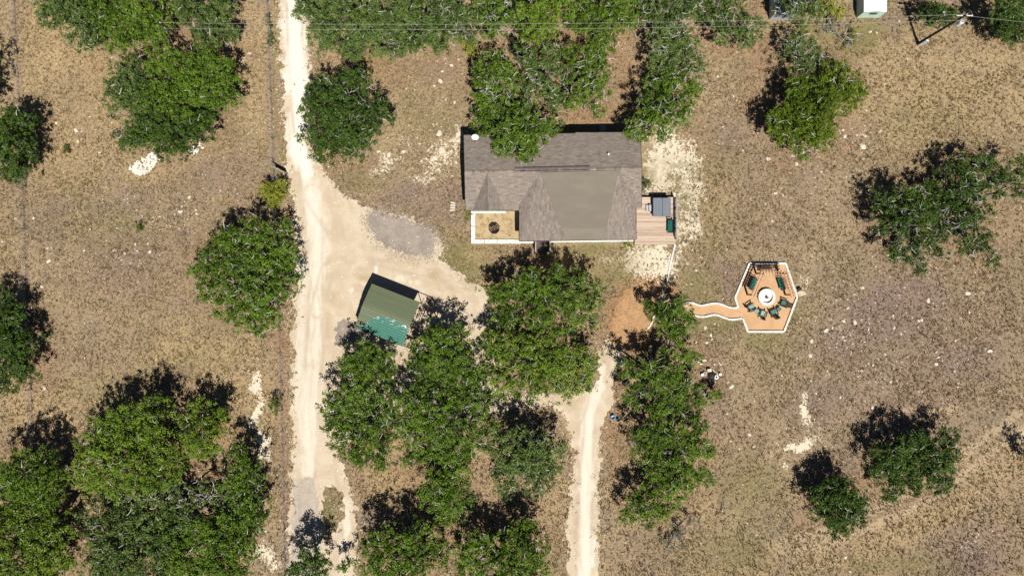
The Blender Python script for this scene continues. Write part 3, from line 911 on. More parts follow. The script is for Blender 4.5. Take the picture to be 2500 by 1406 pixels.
def scan(poly, ua, v, v0):
    """interval of coordinate ua where the line v = v0 crosses the polygon"""
    hits = []
    for a, b in zip(poly, poly[1:] + poly[:1]):
        if (a[v] - v0) * (b[v] - v0) < 0:
            t = (v0 - a[v]) / (b[v] - a[v])
            hits.append(a[ua] + t * (b[ua] - a[ua]))
    return (min(hits), max(hits)) if len(hits) >= 2 else None


field = MB()
singles = []
for k, (tris, u) in faces.items():
    for tri in tris:
        ui, vi = (0, 1) if u[0] else (1, 0)
        zf = plane_z(tri)
        vs_ = [p[vi] for p in tri]
        v = min(vs_)
        up_hi = zf(*( (0, 1) if vi == 1 else (1, 0))) > zf(0, 0)
        row = 0
        off0 = rnd.random()
        while v < max(vs_):
            sc = scan([tuple(p) for p in tri], ui, vi, v + 0.075)
            if sc:
                x = sc[0] - ((row * 0.37 + off0) % 1.0) * 0.46
                while x < sc[1]:
                    wdt = rnd.choice((0.46, 0.46, 0.3, 0.6)) if k != 'north' else 0.46
                    a, b = max(x + .006, sc[0]), min(x + wdt - .006, sc[1])
                    if b - a > 0.04:
                        lo, hi = (v, v + 0.16) if up_hi else (v + 0.15, v - 0.01)
                        tint = min(1, max(0, rnd.gauss(0.50, 0.20)))
                        q = []
                        for (uu, vv, dz) in ((a, lo, .022), (b, lo, .022), (b, hi, .006), (a, hi, .006), (a, lo, -.01), (b, lo, -.01)):
                            X, Y = (uu, vv) if ui == 0 else (vv, uu)
                            q.append(Vector((X, Y, zf(X, Y) + dz)))
                        flip = ((q[1] - q[0]).cross(q[2] - q[1])).z < 0
                        fs = [(3, 2, 1, 0), (0, 1, 5, 4)] if flip else [(0, 1, 2, 3), (4, 5, 1, 0)]
                        if k == 'north' and b - a > 0.44 and 5.2 < (a + b) / 2 < 13.0 and v < NW.y - 1.6 and len(singles) < 300:
                            singles.append((q, fs, tint))
                        else:
                            field.add(q, fs, tint)
                    x += wdt
            v += 0.15
            row += 1
fo = field.build('shingle_field', M['shingle'], house)
fo.parent = roof
tag(fo, kind='stuff')
shared = {}
for q, fs, tint in singles:
    kb = round(tint * 7)
    c = sum(q[:4], Vector()) / 4
    if kb not in shared:
        mb = MB(); mb.add([p - c for p in q], fs, kb / 7)
        shared[kb] = mb.mesh('shingle', M['shingle'])
    o = link('shingle', shared[kb], roof, c - Vector((HB.x, HB.y, 0)))
# ridge caps
for i in range(70):
    a = RW.lerp(RE, i / 70); b = RW.lerp(RE, (i + .98) / 70)
    c = (a + b) / 2
    s_ = 0.17
    mb = MB()
    t_ = min(1, max(0, rnd.gauss(.5, .3)))
    for sg in (1, -1):
        mb.add([a + Vector((0, 0, .055)), b + Vector((0, 0, .04)), b + Vector((0, sg * s_, -.02)), a + Vector((0, sg * s_, -.005))], [(0, 1, 2, 3) if sg < 0 else (3, 2, 1, 0)], t_)
    o = mb.build('ridge_cap', M['shingle'], house); o.parent = roof
ra, rb = W(1257, 415.5, ZR + .09), W(1440, 411.7, ZR + .09)
mb = MB(); d = rb - ra
for dy in (-0.15, 0.22): mb.tube([ra + Vector((0, dy, 0)), rb + Vector((0, dy, 0))], 0.03, 5)
mb.build('ridge_vent', M['trim'], house)
# hip and valley flashing
mb = MB()
for a, b in ((VT, VBm), (BTR, EI), (BTL, BBL), (BTR, BBR), (SG_A, SG_L), (SG_A, SG_Q), (SG_A, SG_R)):
    mb = MB(); mb.tube([a + Vector((0, 0, .012)), b + Vector((0, 0, .012))], 0.035, 5, .35)
    o = mb.build('valley_flashing', M['shingle'], house); o.parent = roof
# drip edge / fascia
for a, b in ((NW, NE), (NW, RW), (RW, SWm), (SWm, SWi), (WSW, BBL), (BBL, BBR), (BBR, WSE), (WSE, EI), (EB, RE), (RE, NE), (VBm, WSW)):
    mb = MB(); mb.tube([a - Vector((0, 0, .09)), b - Vector((0, 0, .09))], 0.075, 4)
    mb.build('fascia', M['trim'], house)
c = W(1485.5, 377, 4.2); zc = 3.9
mb = MB(); mb.lathe((c.x, c.y, zc), [(0.055, 0), (0.055, .35), (0.12, .36), (0.12, .46), (.03, .5)], 12); mb.build('vent_pipe', M['white'], house)
c = W(1150, 365, 3.9)
mb = MB(); mb.lathe((c.x, c.y, 3.5), [(0.06, 0), (0.06, .35)], 8); mb.build('vent_pipe', M['greysteel'], house)
c = W(1373, 334, 3.4)
mb = MB(); mb.lathe((c.x, c.y, 3.0), [(0.05, 0), (0.05, .35)], 8); mb.build('vent_pipe', M['greysteel'], house)
c = W(1129, 357, 1.5)
mb = MB(); mb.box((NW.x + .15, c.y, 1.4), (.3, .9, 1.2)); mb.build('utility_cabinet', M['black'], house)

# satellite dish
c = W(1160.5, 336, 3.2)
d = thing('satellite_dish', (c.x, c.y, 3.05), 'white satellite dish on the northwest roof corner', 'satellite dish')
mb = MB()
prof = [(0.0, 0.0), (.15, .01), (.3, .045), (.4, .09), (.41, .10), (.3, .065), (.15, .03), (0.01, .02)]
mb.lathe((0, 0, 0), prof, 20)
tilt = Matrix.Rotation(math.radians(48), 3, 'X')
mb.v = [tuple(tilt @ Vector((v[0] * 1.05, v[1], v[2])) + Vector((c.x, c.y, 3.6))) for v in mb.v]
mb.build('reflector', M['white'], d)
mb = MB(); mb.tube([(c.x, c.y, 3.05), (c.x, c.y + .02, 3.45), (c.x, c.y, 3.58)], .03, 6); mb.build('mast', M['greysteel'], d)
mb = MB(); mb.tube([(c.x, c.y - .25, 3.42), (c.x, c.y - .62, 3.6)], .018, 5); mb.box((c.x, c.y - .62, 3.63), (.09, .14, .09)); mb.build('feed_arm', M['black'], d)

# air conditioner behind the house
c = W(1472, 316, 0.8)
a = thing('air_conditioner', (c.x, c.y, 0), 'grey air conditioner in the shade behind the house', 'air conditioner')
mb = MB(); mb.box((c.x, c.y, .42), (.84, .84, .78), bevel=.05); mb.build('cabinet', M['darkgrey'], a)
mb = MB()
for r in (.12, .2, .28, .36): mb.ring((c.x, c.y), r, r + .025, .815, .835, 20)
for k in range(6): mb.box((c.x, c.y, .828), (.74, .02, .014), k * math.pi / 6)
mb.build('fan_grille', M['lightsteel'], a)
mb = MB(); mb.lathe((c.x, c.y, .70), [(.3, 0), (.3, .108)], 16); mb.build('fan_well', M['black'], a)

# retaining wall of white limestone blocks and the raised bed
BZ = 0.55
rw = thing('retaining_wall', (W(1155, 590).x, W(1155, 590).y, 0), 'white limestone block wall around the raised bed and porch front', 'wall')


def block(x0, y0, x1, y1, z1, wob=0.05, z0=0.0, nx=5, name='stone_block'):
    """block given in photo pixels of its top, with a broken rough face"""
    a, b = W(x0, y1, z1), W(x1, y0, z1)
    pts = []
    L, Hh = b.x - a.x, b.y - a.y
    for (sx, sy, ex, ey, n) in ((a.x, a.y, b.x, a.y, max(2, int(L / .25))), (b.x, a.y, b.x, b.y, max(2, int(Hh / .25))), (b.x, b.y, a.x, b.y, max(2, int(L / .25))), (a.x, b.y, a.x, a.y, max(2, int(Hh / .25)))):
        for i in range(n):
            t = i / n
            pts.append((sx + (ex - sx) * t + rnd.uniform(-wob, wob), sy + (ey - sy) * t + rnd.uniform(-wob, wob)))
    mb = MB(); mb.prism(pts, z0, z1 + rnd.uniform(-.03, .02))
    return mb.build(name, M['limestone'], rw)


for (x0, y0, x1, y1) in ((1149.6, 521.5, 1159.5, 552.2), (1150, 553, 1160, 584), (1150.6, 585, 1182, 594.2), (1182.8, 584.6, 1213.2, 594.6), (1214, 585, 1245.5, 594.3), (1246.2, 584.8, 1276.5, 594.4), (1277.2, 586.5, 1304.5, 593.2)):
    block(x0, y0, x1, y1, BZ, .035)
block(1149.8, 514.5, 1192, 520.4, .62, .015); block(1192.6, 513.2, 1235, 520.0, .62, .015)
for i in range(5):
    x0 = 1344.5 + i * 40.6
    block(x0, 583.0 - i * .25, x0 + 40.2, 591.2 - i * .4, .6, .012)
bx0, by0, bx1, by1 = W(1158, 516, .4), W(1276, 589, .4), 0, 0
mb = MB()
a, b = W(1156, 588, .4), W(1272, 514, .4)
mb.box(((a.x + b.x) / 2, (a.y + b.y) / 2, .2), (b.x - a.x, b.y - a.y, .4))
o = mb.build('planting_bed', M['bedsoil']); tag(o, 'sandy raised bed inside the white block wall', kind='structure')

# octagonal fire ring in the bed
c = W(1206.7, 558.3, .5)
fr = thing('fire_ring', (c.x, c.y, .4), 'black octagonal steel fire ring in the raised bed', 'fire pit')
mb = MB(); mb.ring((c.x, c.y), 0.605, .675, .4, .78, 8, ph=math.pi / 8); mb.build('outer_rim', M['black'], fr)
mb = MB(); mb.ring((c.x, c.y), 0.385, .45, .4, .74, 8, ph=math.pi / 8); mb.build('inner_rim', M['black'], fr)
for k in range(8):
    an = k * math.pi / 4 + math.pi / 8
    mb = MB(); mb.box((c.x + .525 * math.cos(an), c.y + .525 * math.sin(an), .735), (.13, .03, .03), an); mb.build('spoke', M['black'], fr)
for k in range(4):
    mb = MB(); o_ = (c.x - .2 + k * .13, c.y + rnd.uniform(-.05, .08))
    mb.tube([(o_[0] - .05, o_[1] - .24, .50 + .04 * (k % 2)), (o_[0] + .05, o_[1] + .22, .52 + .04 * ((k + 1) % 2))], .055, 7)
    o = mb.build('firewood', M['log'] if k % 2 else M['brown'])
    tag(o, 'charred log lying inside the black octagonal fire ring', 'log', 'logs in the octagonal fire ring')

# stack of flat stones west of the house
for i, (yy, ww, hh) in enumerate(((495, 22, .18), (501, 24, .2), (507, 22, .16), (513, 20, .16))):
    c = W(1106 - i * .6, yy, .2)
    mb = MB(); mb.box((c.x, c.y, hh / 2), (.62 + rnd.uniform(-.06, .06), .24, hh), rnd.uniform(-.2, .2), bevel=.04)
    o = mb.build('stone_slab', M['rock'])
    tag(o, 'flat pale stone in the short row on the grass west of the house', 'stone', 'flat stones west of the house')

# front steps
st = thing('porch_steps', (W(1324, 590).x, W(1324, 590).y, 0), 'dark timber porch landing with grey handrails at the front of the house', 'steps')
a, b = W(1306, 616, .55), W(1343, 584, .55)
n = 9
for i in range(n):
    y0 = a.y + (b.y - a.y) * i / n
    z = .55 if i > 3 else .55 - .15 * (1 + (3 - i) // 2)
    mb = MB(); mb.box(((a.x + b.x) / 2, y0 + (b.y - a.y) / n / 2, z), (b.x - a.x - .1, (b.y - a.y) / n - .018, .045)); mb.build('plank', M['darkwood'], st)
for x_ in (a.x + .06, b.x - .06):
    mb = MB(); mb.box((x_, (a.y + b.y) / 2, 1.42), (.14, b.y - a.y - .05, .05)); mb.build('handrail', M['greywood'], st)
    for y_ in (a.y + .08, (a.y + b.y) / 2, b.y - .15):
        mb = MB(); mb.box((x_, y_, .70), (.09, .09, 1.39)); mb.build('post', M['darkwood'], st)
    mb = MB(); mb.box((x_, (a.y + b.y) / 2, .9), (.04, b.y - a.y - .25, .5)); mb.build('rail_panel', M['darkwood'], st)

# ------------------------------------------------------------------ deck
DZ = 0.62
a, b = W(1549.5, 596.7, DZ), W(1649.5, 481.5, DZ)
dk = thing('deck', ((a.x + b.x) / 2, (a.y + b.y) / 2, 0), 'pale timber deck on the east side of the house', 'deck')
nb = 40
for i in range(nb):
    y0, y1 = a.y + (b.y - a.y) * i / nb, a.y + (b.y - a.y) * (i + 1) / nb
    x0 = a.x if y1 < EB.y - .05 else EB.x - .35
    if y1 < WSE.y + .45: x0 = a.x
    mb = MB(); mb.box(((x0 + b.x) / 2, (y0 + y1) / 2, DZ - .02 + rnd.uniform(-.004, .004)), (b.x - x0 + rnd.uniform(-.01, .01), (y1 - y0) - .016, .04)); mb.build('deck_board', M['deckwood'], dk)
mb = MB(); mb.box(((a.x + b.x) / 2, a.y + .03, .28), (b.x - a.x - .02, .05, .54)); mb.box((b.x - .03, (a.y + b.y) / 2, .28), (.05, b.y - a.y - .2, .54)); mb.build('skirt', M['greywood'], dk)
rt, rb_ = W(1652, 481, 1.55), W(1650, 583, 1.55)
xr = b.x - .06
mb = MB(); mb.box((xr, (rt.y + rb_.y) / 2, 1.54), (.16, rt.y - rb_.y, .045)); mb.build('top_rail', M['greywood'], dk)
mb = MB(); mb.box((xr, (rt.y + rb_.y) / 2, .85), (.05, rt.y - rb_.y - .1, .07)); mb.build('bottom_rail', M['greywood'], dk)
for i in range(5):
    y_ = rb_.y + .05 + (rt.y - rb_.y - .1) * i / 4
    mb = MB(); mb.box((xr, y_, 1.07), (.1, .1, .9)); mb.build('rail_post', M['greywood'], dk)
for i in range(36):
    y_ = rb_.y + .15 + (rt.y - rb_.y - .3) * i / 35
    mb = MB(); mb.box((xr, y_, 1.2), (.035, .05, .64)); mb.build('baluster', M['greywood'], dk)

# hot tub
ZT = 1.5
a, b = W(1594.6, 528.3, ZT), W(1638, 482.8, ZT)
xm = W(1617.6, 500, ZT).x
ht = thing('hot_tub', ((a.x + b.x) / 2, (a.y + b.y) / 2, DZ), 'hot tub under a folded grey vinyl cover on the deck', 'hot tub')
mb = MB(); mb.box(((a.x + b.x) / 2, (a.y + b.y) / 2, (DZ + ZT - .12) / 2), (b.x - a.x - .12, b.y - a.y - .12, ZT - .12 - DZ), bevel=.12)
mb.build('cabinet', M['black'], ht)
for (x0, x1) in ((a.x, xm - .012), (xm + .012, b.x)):
    mb = MB(); mb.box(((x0 + x1) / 2, (a.y + b.y) / 2, ZT - .06), (x1 - x0, b.y - a.y, .12), bevel=.05); mb.build('cover_half', M['spa'], ht)
mb = MB(); mb.box((xm, (a.y + b.y) / 2, ZT - .07), (.03, b.y - a.y - .1, .06)); mb.build('cover_hinge', M['black'], ht)
for y_ in (a.y + .35, b.y - .35):
    mb = MB(); mb.box((a.x - .012, y_, ZT - .3), (.03, .06, .36)); mb.build('strap', M['black'], ht)
a, b = W(1578, 515.5, 1.0), W(1590, 500, 1.0)
hs = thing('spa_steps', ((a.x + b.x) / 2, (a.y + b.y) / 2, DZ), 'grey two tread plastic steps against the hot tub', 'steps')
for (x0, x1, z) in ((a.x, (a.x + b.x) / 2, .85), ((a.x + b.x) / 2, b.x, 1.05)):
    mb = MB(); mb.box(((x0 + x1) / 2, (a.y + b.y) / 2, z - .02), (x1 - x0 - .02, b.y - a.y, .04), bevel=.015); mb.build('tread', M['greysteel'], hs)
mb = MB()
for y_ in (a.y + .03, b.y - .03):
    mb.box(((a.x + b.x) / 2 - .13, y_, (DZ + .82) / 2 + .002), (.26, .04, .2)); mb.box(((a.x + b.x) / 2 + .13, y_, (DZ + 1.02) / 2), (.26, .04, .4))
mb.build('side_panel', M['black'], hs)


# ------------------------------------------------------------------ seats
def bench_parts(t, wood, cush, hang=0.0, cushion=True, slats=14, L=1.55, D=.62, z0=.42):
    """bench in local coordinates, seat facing -Y, back at +Y"""
    def put(mb, name, mat):
        me = mb.mesh(name, mat)
        return link(name, me, t)
    mb = MB()
    for i in range(5): mb.box((0, -D / 2 + .06 + i * .125, z0), (L, .1, .03))
    put(mb, 'seat', wood)
    for i in range(slats):
        x = -L / 2 + .06 + i * (L - .12) / (slats - 1)
        mb = MB(); mb.box((x, D / 2 + .10, z0 + .34), (.045, .025, .58), rx=-.33); put(mb, 'back_slat', wood)
    mb = MB(); mb.box((0, D / 2 + .20, z0 + .63), (L + .04, .06, .05)); mb.box((0, D / 2 + .02, z0 + .10), (L, .05, .05)); put(mb, 'back_rail', wood)
    for s in (-1, 1):
        mb = MB(); mb.box((s * (L / 2 + .02), -.03, z0 + .24), (.09, D + .02, .035)); put(mb, 'armrest', wood)
        mb = MB(); mb.box((s * (L / 2 + .02), -D / 2 + .05, (z0 + .24) / 2 + (z0 - .1 if hang else 0) / 2), (.06, .06, z0 + .22 if not hang else .34)); put(mb, 'arm_post', wood)
        if not hang:
            mb = MB(); mb.box((s * (L / 2 + .02), D / 2 - .02, z0 / 2), (.06, .06, z0)); put(mb, 'leg', wood)
    if cushion:
        mb = MB(); mb.box((0, -.04, z0 + .07), (L - .1, D - .06, .1), bevel=.04); put(mb, 'cushion', cush)
    if hang:
        mb = MB()
        for s in (-1, 1):
            mb.tube([(s * (L / 2 + .02), -D / 2 + .06, z0 + .22), (s * (L / 2 + .02), .05, hang)], .012, 4)
            mb.tube([(s * (L / 2 + .02), D / 2 + .15, z0 + .5), (s * (L / 2 + .02), .05, hang)], .012, 4)
        put(mb, 'chain', M['black'])


c = W(1636.5, 552, 1.1)
bn = thing('deck_bench', (c.x, c.y, DZ), 'black slatted bench with a green cushion on the deck by the railing', 'bench', rz=-math.pi / 2)
bench_parts(bn, M['black'], M['cushion'], L=1.5, D=.6)
c = W(1553, 567, .8)
mb = MB(); mb.box((0, 0, .1), (.14, .22, .2), bevel=.02)
o = link('door_mat_box', mb.mesh('boot_scraper', M['black']), None, (c.x + .06, c.y, DZ)); o.name = 'deck_planter'
tag(o, 'tiny black planter on the deck against the house eave', 'planter')

# ------------------------------------------------------------------ patio furniture
PC = W(1872.8, 725.4, .3)
fpit = thing('stone_fire_pit', (PC.x, PC.y, 0), 'round white stone fire pit with a wide rim on the orange patio', 'fire pit')
mb = MB()
R0, R1, HP = .70, 1.03, .42
c0 = W(1872.8, 725.4, HP)
for k in range(14):
    mbk = MB()
    a0, a1 = 2 * math.pi * k / 14 + .006, 2 * math.pi * (k + 1) / 14 - .006
    pts = [(c0.x + R1 * math.cos(a0 + (a1 - a0) * j / 4), c0.y + R1 * math.sin(a0 + (a1 - a0) * j / 4)) for j in range(5)]
    pts += [(c0.x + R0 * math.cos(a1 - (a1 - a0) * j / 4), c0.y + R0 * math.sin(a1 - (a1 - a0) * j / 4)) for j in range(5)]
    mbk.prism(pts, 0.016, HP)
    mbk.build('rim_stone', M['limestone'], fpit)
mb = MB(); mb.lathe((c0.x, c0.y, .0), [(R0 + .02, .02), (R0 + .02, .17), (.02, .19)], 28); mb.build('gravel_bed', M['ash'], fpit)
for k, (an, dx, dy, dz) in enumerate(((.9, -.08, .04, 0), (2.2, .06, -.04, .06), (.2, .06, -.10, .10), (1.5, -.02, .0, .14), (2.8, .02, .06, .05))):
    mb = MB(); q = (c0.x + dx, c0.y + dy, .24 + dz)
    ca, sa = math.cos(an) * .2, math.sin(an) * .2
    mb.tube([(q[0] - ca, q[1] - sa, q[2]), (q[0] + ca, q[1] + sa, q[2] + .03)], .035, 6)
    o = mb.build('firewood', M['log']); tag(o, 'small brown log in the middle of the round white fire pit', 'log', 'logs in the white fire pit')


def adirondack(t, seatmat, dark):
    """local: facing +Y"""
    def put(mb, name, mat): return link(name, mb.mesh(name, mat), t)
    for i in range(5):
        mb = MB(); mb.box((0, .26 - i * .115, .375 - i * .03), (.54, .108, .022), rx=.26); put(mb, 'seat_slat', seatmat)
    for i in range(5):
        x = (i - 2) * .108
        h = (.86, .94, .97, .94, .86)[i]
        mb = MB(); mb.box((x * (1.08), -.45, .30 + h * .42), (.1, .022, h), rx=.48); put(mb, 'back_slat', dark)
    for s in (-1, 1):
        mb = MB(); mb.box((s * .34, .02, .56), (.13, .74, .025), bevel=.01); put(mb, 'armrest', dark)
        mb = MB(); mb.box((s * .31, .32, .275), (.09, .03, .55)); put(mb, 'front_leg', dark)
        mb = MB(); mb.box((s * .29, -.08, .22), (.03, .95, .1), rx=.3); put(mb, 'side_rail', dark)
        mb = MB(); mb.box((s * .31, -.34, .27), (.03, .08, .54)); put(mb, 'rear_post', dark)
    mb = MB(); mb.box((0, .315, .33), (.6, .025, .12)); put(mb, 'front_apron', dark)


def chair_at(px, py, label, src=None, seat='sunlitteal'):
    c = W(px, py, .45)
    rz = math.atan2(PC.y - c.y, PC.x - c.x) - math.pi / 2
    if src is None:
        t = thing('adirondack_chair', (c.x, c.y, .016), label, 'chair', 'chairs around the white fire pit', rz)
        adirondack(t, M[seat], M['greenplastic'])
        t.scale = (1.12, 1.12, 1.12)
        return t
    return copy_tree(src, label, (c.x, c.y, .016), rz)


ch1 = chair_at(1834.5, 750, 'green adirondack chair with sun-glossed seat at the west end of the fire pit arc', None, 'sunlitpale')
ch2 = chair_at(1862.5, 766, 'pale seated adirondack chair straight south of the fire pit beside the pale table', ch1)
ch3 = chair_at(1889, 763.5, 'green adirondack chair southeast of the fire pit, left of the dark table', None, 'sunlitteal')
ch4 = chair_at(1914.6, 741, 'green adirondack chair at the east end of the fire pit arc', ch3)


def side_table(px, py, label, mat):
    c = W(px, py, .5)
    rz = math.atan2(PC.y - c.y, PC.x - c.x) - math.pi / 2
    t = thing('side_table', (c.x, c.y, .016), label, 'table', 'small tables by the fire pit', rz)
    for i in range(5):
        mb = MB(); mb.box((-.2 + i * .1, 0, .45), (.092, .46, .025)); link('top_slat', mb.mesh('top_slat', mat), t)
    for sx in (-.18, .18):
        for sy in (-.18, .18):
            mb = MB(); mb.box((sx, sy, .22), (.04, .04, .437)); link('leg', mb.mesh('leg', M['greenplastic']), t)
    return t


side_table(1848, 759.5, 'small sunlit pale teal slatted table between the two western adirondack chairs', M['sunlitpale'])
side_table(1902.7, 754.4, 'small green slatted table between the two eastern adirondack chairs', M['sunlitteal'])

# pergola
pg = thing('pergola', (PC.x, PC.y + 1.6, 0), 'open three sided brown timber pergola over the patio swings', 'pergola')
HPg = 2.15
T = [W(*Z1([q])[0], HPg) for q in ((935, 700), (1062, 392), (1392, 392), (1490, 700))]
for p in T:
    mb = MB(); mb.box((p.x, p.y, HPg / 2), (.2, .2, HPg - .06)); mb.build('post', M['pergola'], pg)
cen = Vector((PC.x, PC.y, HPg))
for i in range(3):
    p, q = T[i], T[i + 1]
    d = (q - p).normalized()
    nrm = Vector((-d.y, d.x, 0))
    if nrm.dot(cen - (p + q) / 2) < 0: nrm = -nrm
    for off in (-.16, .16):
        a, b = p - d * .25 + nrm * off, q + d * .25 + nrm * off
        mb = MB(); mb.box(tuple((a + b) / 2), ((b - a).length, .08, .2), math.atan2(d.y, d.x)); mb.build('beam', M['pergola'], pg)
    nr = 8
    for k in range(nr):
        m_ = p.lerp(q, (k + .5) / nr)
        mb = MB(); mb.box((m_.x, m_.y, HPg + .15), (.06, .8, .09), math.atan2(d.y, d.x)); mb.build('rafter', M['pergola'], pg)
    if i == 1:
        a, b = p + nrm * .42 + d * .1, q + nrm * .42 - d * .1
        mb = MB(); mb.box((((a + b) / 2).x, ((a + b) / 2).y, HPg + .08), ((b - a).length, .05, .1), math.atan2(d.y, d.x)); mb.build('beam', M['pergola'], pg)


def swing(q, rz, label, cushion, wood):
    c = W(*Z1([q])[0], .6)
    t = thing('porch_swing', (c.x, c.y, .016), label, 'porch swing', 'swings under the pergola', rz)
    bench_parts(t, wood, M['cushion'], HPg - .02, cushion, slats=14, L=1.5, D=.55, z0=.45)
    return t


dL = math.atan2(T[0].y - T[1].y, T[0].x - T[1].x)
dR = math.atan2(T[3].y - T[2].y, T[3].x - T[2].x)
swing((935, 545), dL + math.pi, 'green cushioned porch swing on the west side of the pergola', True, M['darkwood'])
swing((1120, 352), 0.0, 'bare brown slatted porch swing at the back of the pergola', False, M['swingwood'])
swing((1335, 540), dR, 'green cushioned porch swing on the east side of the pergola', True, M['darkwood'])

# split lumber leaning by the patio
for i in range(5):
    c = W(1951 + i * 2.4, 712 + i * 2.0, .1)
    mb = MB(); mb.box((c.x, c.y, .06 + .05 * (i % 2)), (.13, .85 + .1 * rnd.random(), .1), rz=-.35 - 1.0 + .2 * rnd.random())
    o = mb.build('split_log', M['lumber'])
    tag(o, 'pale split log in the little pile at the east corner of the patio', 'log', 'split logs beside the patio')
c = W(1946.5, 706, .2)
mb = MB(); mb.box((c.x + .25, c.y - .0, .2), (.5, .3, .4), .4)
o = mb.build('log_holder', M['black']); tag(o, 'small black log box at the east corner of the patio', 'box')

# white pipe in the grass east of the deck
c = W(1702, 529, .1)
t = thing('white_pipe', (c.x, c.y, 0), 'short white capped pipe standing in the grass east of the deck', 'pipe')
mb = MB(); mb.lathe((c.x, c.y, 0), [(.07, 0), (.07, .42)], 10); mb.build('pipe', M['white'], t)
mb = MB(); mb.lathe((c.x, c.y, .42), [(.085, 0), (.085, .06), (.03, .1)], 10); mb.build('cap', M['black'], t)

# ------------------------------------------------------------------ carport
ZC0, ZC1 = 2.35, 3.0
A_, B_, C_ = W(908, 692.5, ZC0), W(1025, 738.4, ZC0), W(867, 799.4, ZC0)
uv = (B_ - A_); LU = uv.length; uv.normalize()
vv = Vector((uv.y, -uv.x, 0)); LV = (C_ - A_).dot(vv)
org = A_ + uv * LU / 2 + vv * LV / 2
cp = thing('carport', (org.x, org.y, 0), 'green metal roofed carport with faded paint beside the driveway', 'carport', rz=math.atan2(uv.y, uv.x))
# local x along the ribs, local y up-slope towards the back (north side is +y)
def zroof(y): return ZC1 - (ZC1 - ZC0) * (abs(y) / (LV / 2)) ** 1.25
npan = 18
for i in range(npan):
    y0, y1 = LV / 2 - LV * i / npan, LV / 2 - LV * (i + 1) / npan
    mb = MB(); L2 = LU / 2 + rnd.uniform(-.015, .015)
    e = 0.022
    ys = [y0, y0 - e, y0 - 2 * e, y1]
    zs = [zroof(y0), zroof(y0) + .028, zroof(y0 - 2 * e) + .004, zroof(y1)]
    vs = [(-L2, y, z) for y, z in zip(ys, zs)] + [(L2, y, z) for y, z in zip(ys, zs)]
    mb.add(vs, [(j, j + 1, 5 + j, 4 + j) for j in range(3)])
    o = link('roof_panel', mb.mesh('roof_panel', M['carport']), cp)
for s in (-1, 1):
    mb = MB(); mb.box((0, s * (LV / 2 + .01), ZC0 - .04), (LU, .03, .14)); link('eave_trim', mb.mesh('eave_trim', M['trim']), cp)
ext = 1.75
for x_ in (-LU / 2 + .15, 0, LU / 2 - .1, LU / 2 + ext):
    for s in (-1, 1):
        mb = MB(); mb.box((x_, s * (LV / 2 - .08), (ZC0 - .05) / 2), (.07, .07, ZC0 - .05)); link('post', mb.mesh('post', M['rust']), cp)
    mb = MB(); mb.tube([(x_, y, zroof(y) - .05) for y in np.linspace(-LV / 2 + .08, LV / 2 - .08, 9)], .05, 5); link('roof_bow', mb.mesh('roof_bow', M['rust']), cp)
for s in (-1, 1):
    mb = MB(); mb.tube([(-LU / 2 + .1, s * (LV / 2 - .08), ZC0 - .06), (LU / 2 + ext, s * (LV / 2 - .08), ZC0 - .06)], .055, 5); link('eave_pipe', mb.mesh('eave_pipe', M['rust']), cp)
    mb = MB(); mb.tube([(LU / 2 + ext, s * (LV / 2 - .08), ZC0 - .6), (LU / 2 + ext - .6, s * (LV / 2 - .08), ZC0 - .06)], .028, 5); link('brace', mb.mesh('brace', M['rust']), cp)
mb = MB(); mb.tube([(LU / 2 + .75, -LV / 2 + .1, .9), (LU / 2 + .75, LV / 2 - .1, .9)], .03, 5); mb.tube([(LU / 2 + .55, -LV / 2 + .1, 1.5), (LU / 2 + .55, LV / 2 - .1, 1.5)], .03, 5)
link('side_rail', mb.mesh('side_rail', M['rust']), cp)

# ------------------------------------------------------------------ wire fences
def fence(pts, label, wood=False):
    P = g3(pts)
    t = thing('wire_fence', P[0], label, 'fence')
    line = resample(P, 3.0)
    mp = MB(); mp.tube([(0, 0, 0), (0, 0, 1.25)], .032, 5)
    me = mp.mesh('post', M['rust'])
    mw = MB(); mw.tube([(0, 0, 0), (0, 0, 1.4)], .075, 7)
    mew = mw.mesh('wooden_post', M['greywood'])
    for i, p in enumerate(line):
        link('post' if i % 5 else 'wooden_post', me if i % 5 else mew, t, p - P[0])
    for z in (.25, .5, .75, 1.0, 1.2):
        mb = MB(); mb.tube([(p.x, p.y, z) for p in line], .007, 3); mb.build('wire', M['greysteel'], t)
    return t


fence(FENCE_L, 'wire fence on thin posts along the west edge of the dry field')
fence(FENCE_R, 'wire fence on thin posts between the field and the driveway')

# sign board on two posts by the drive
c = W(684, 416, .6)
t = thing('sign_board', (c.x, c.y, 0), 'blank brown board on two posts beside the driveway fence', 'sign', rz=-.5)
mb = MB(); mb.box((0, 0, .75), (1.45, .05, .85)); link('board', mb.mesh('board', M['brown']), t)
mb = MB(); mb.box((-.02, -.01, 1.20), (1.55, .09, .05)); link('top_cap', mb.mesh('top_cap', M['greywood']), t)
for s in (-1, 1):
    mb = MB(); mb.box((s * .72, 0, .6), (.09, .09, 1.2)); link('post', mb.mesh('post', M['greywood']), t)

# ------------------------------------------------------------------ utility poles and line
def upole(px, py, label):
    c = W(px, py)
    t = thing('utility_pole', (c.x, c.y, 0), label, 'utility pole')
    mb = MB(); mb.lathe((c.x, c.y, 0), [(.16, 0), (.14, 4), (.11, 8.95), (.05, 9.0)], 10); mb.build('pole', M['pole'], t)
    return t, c


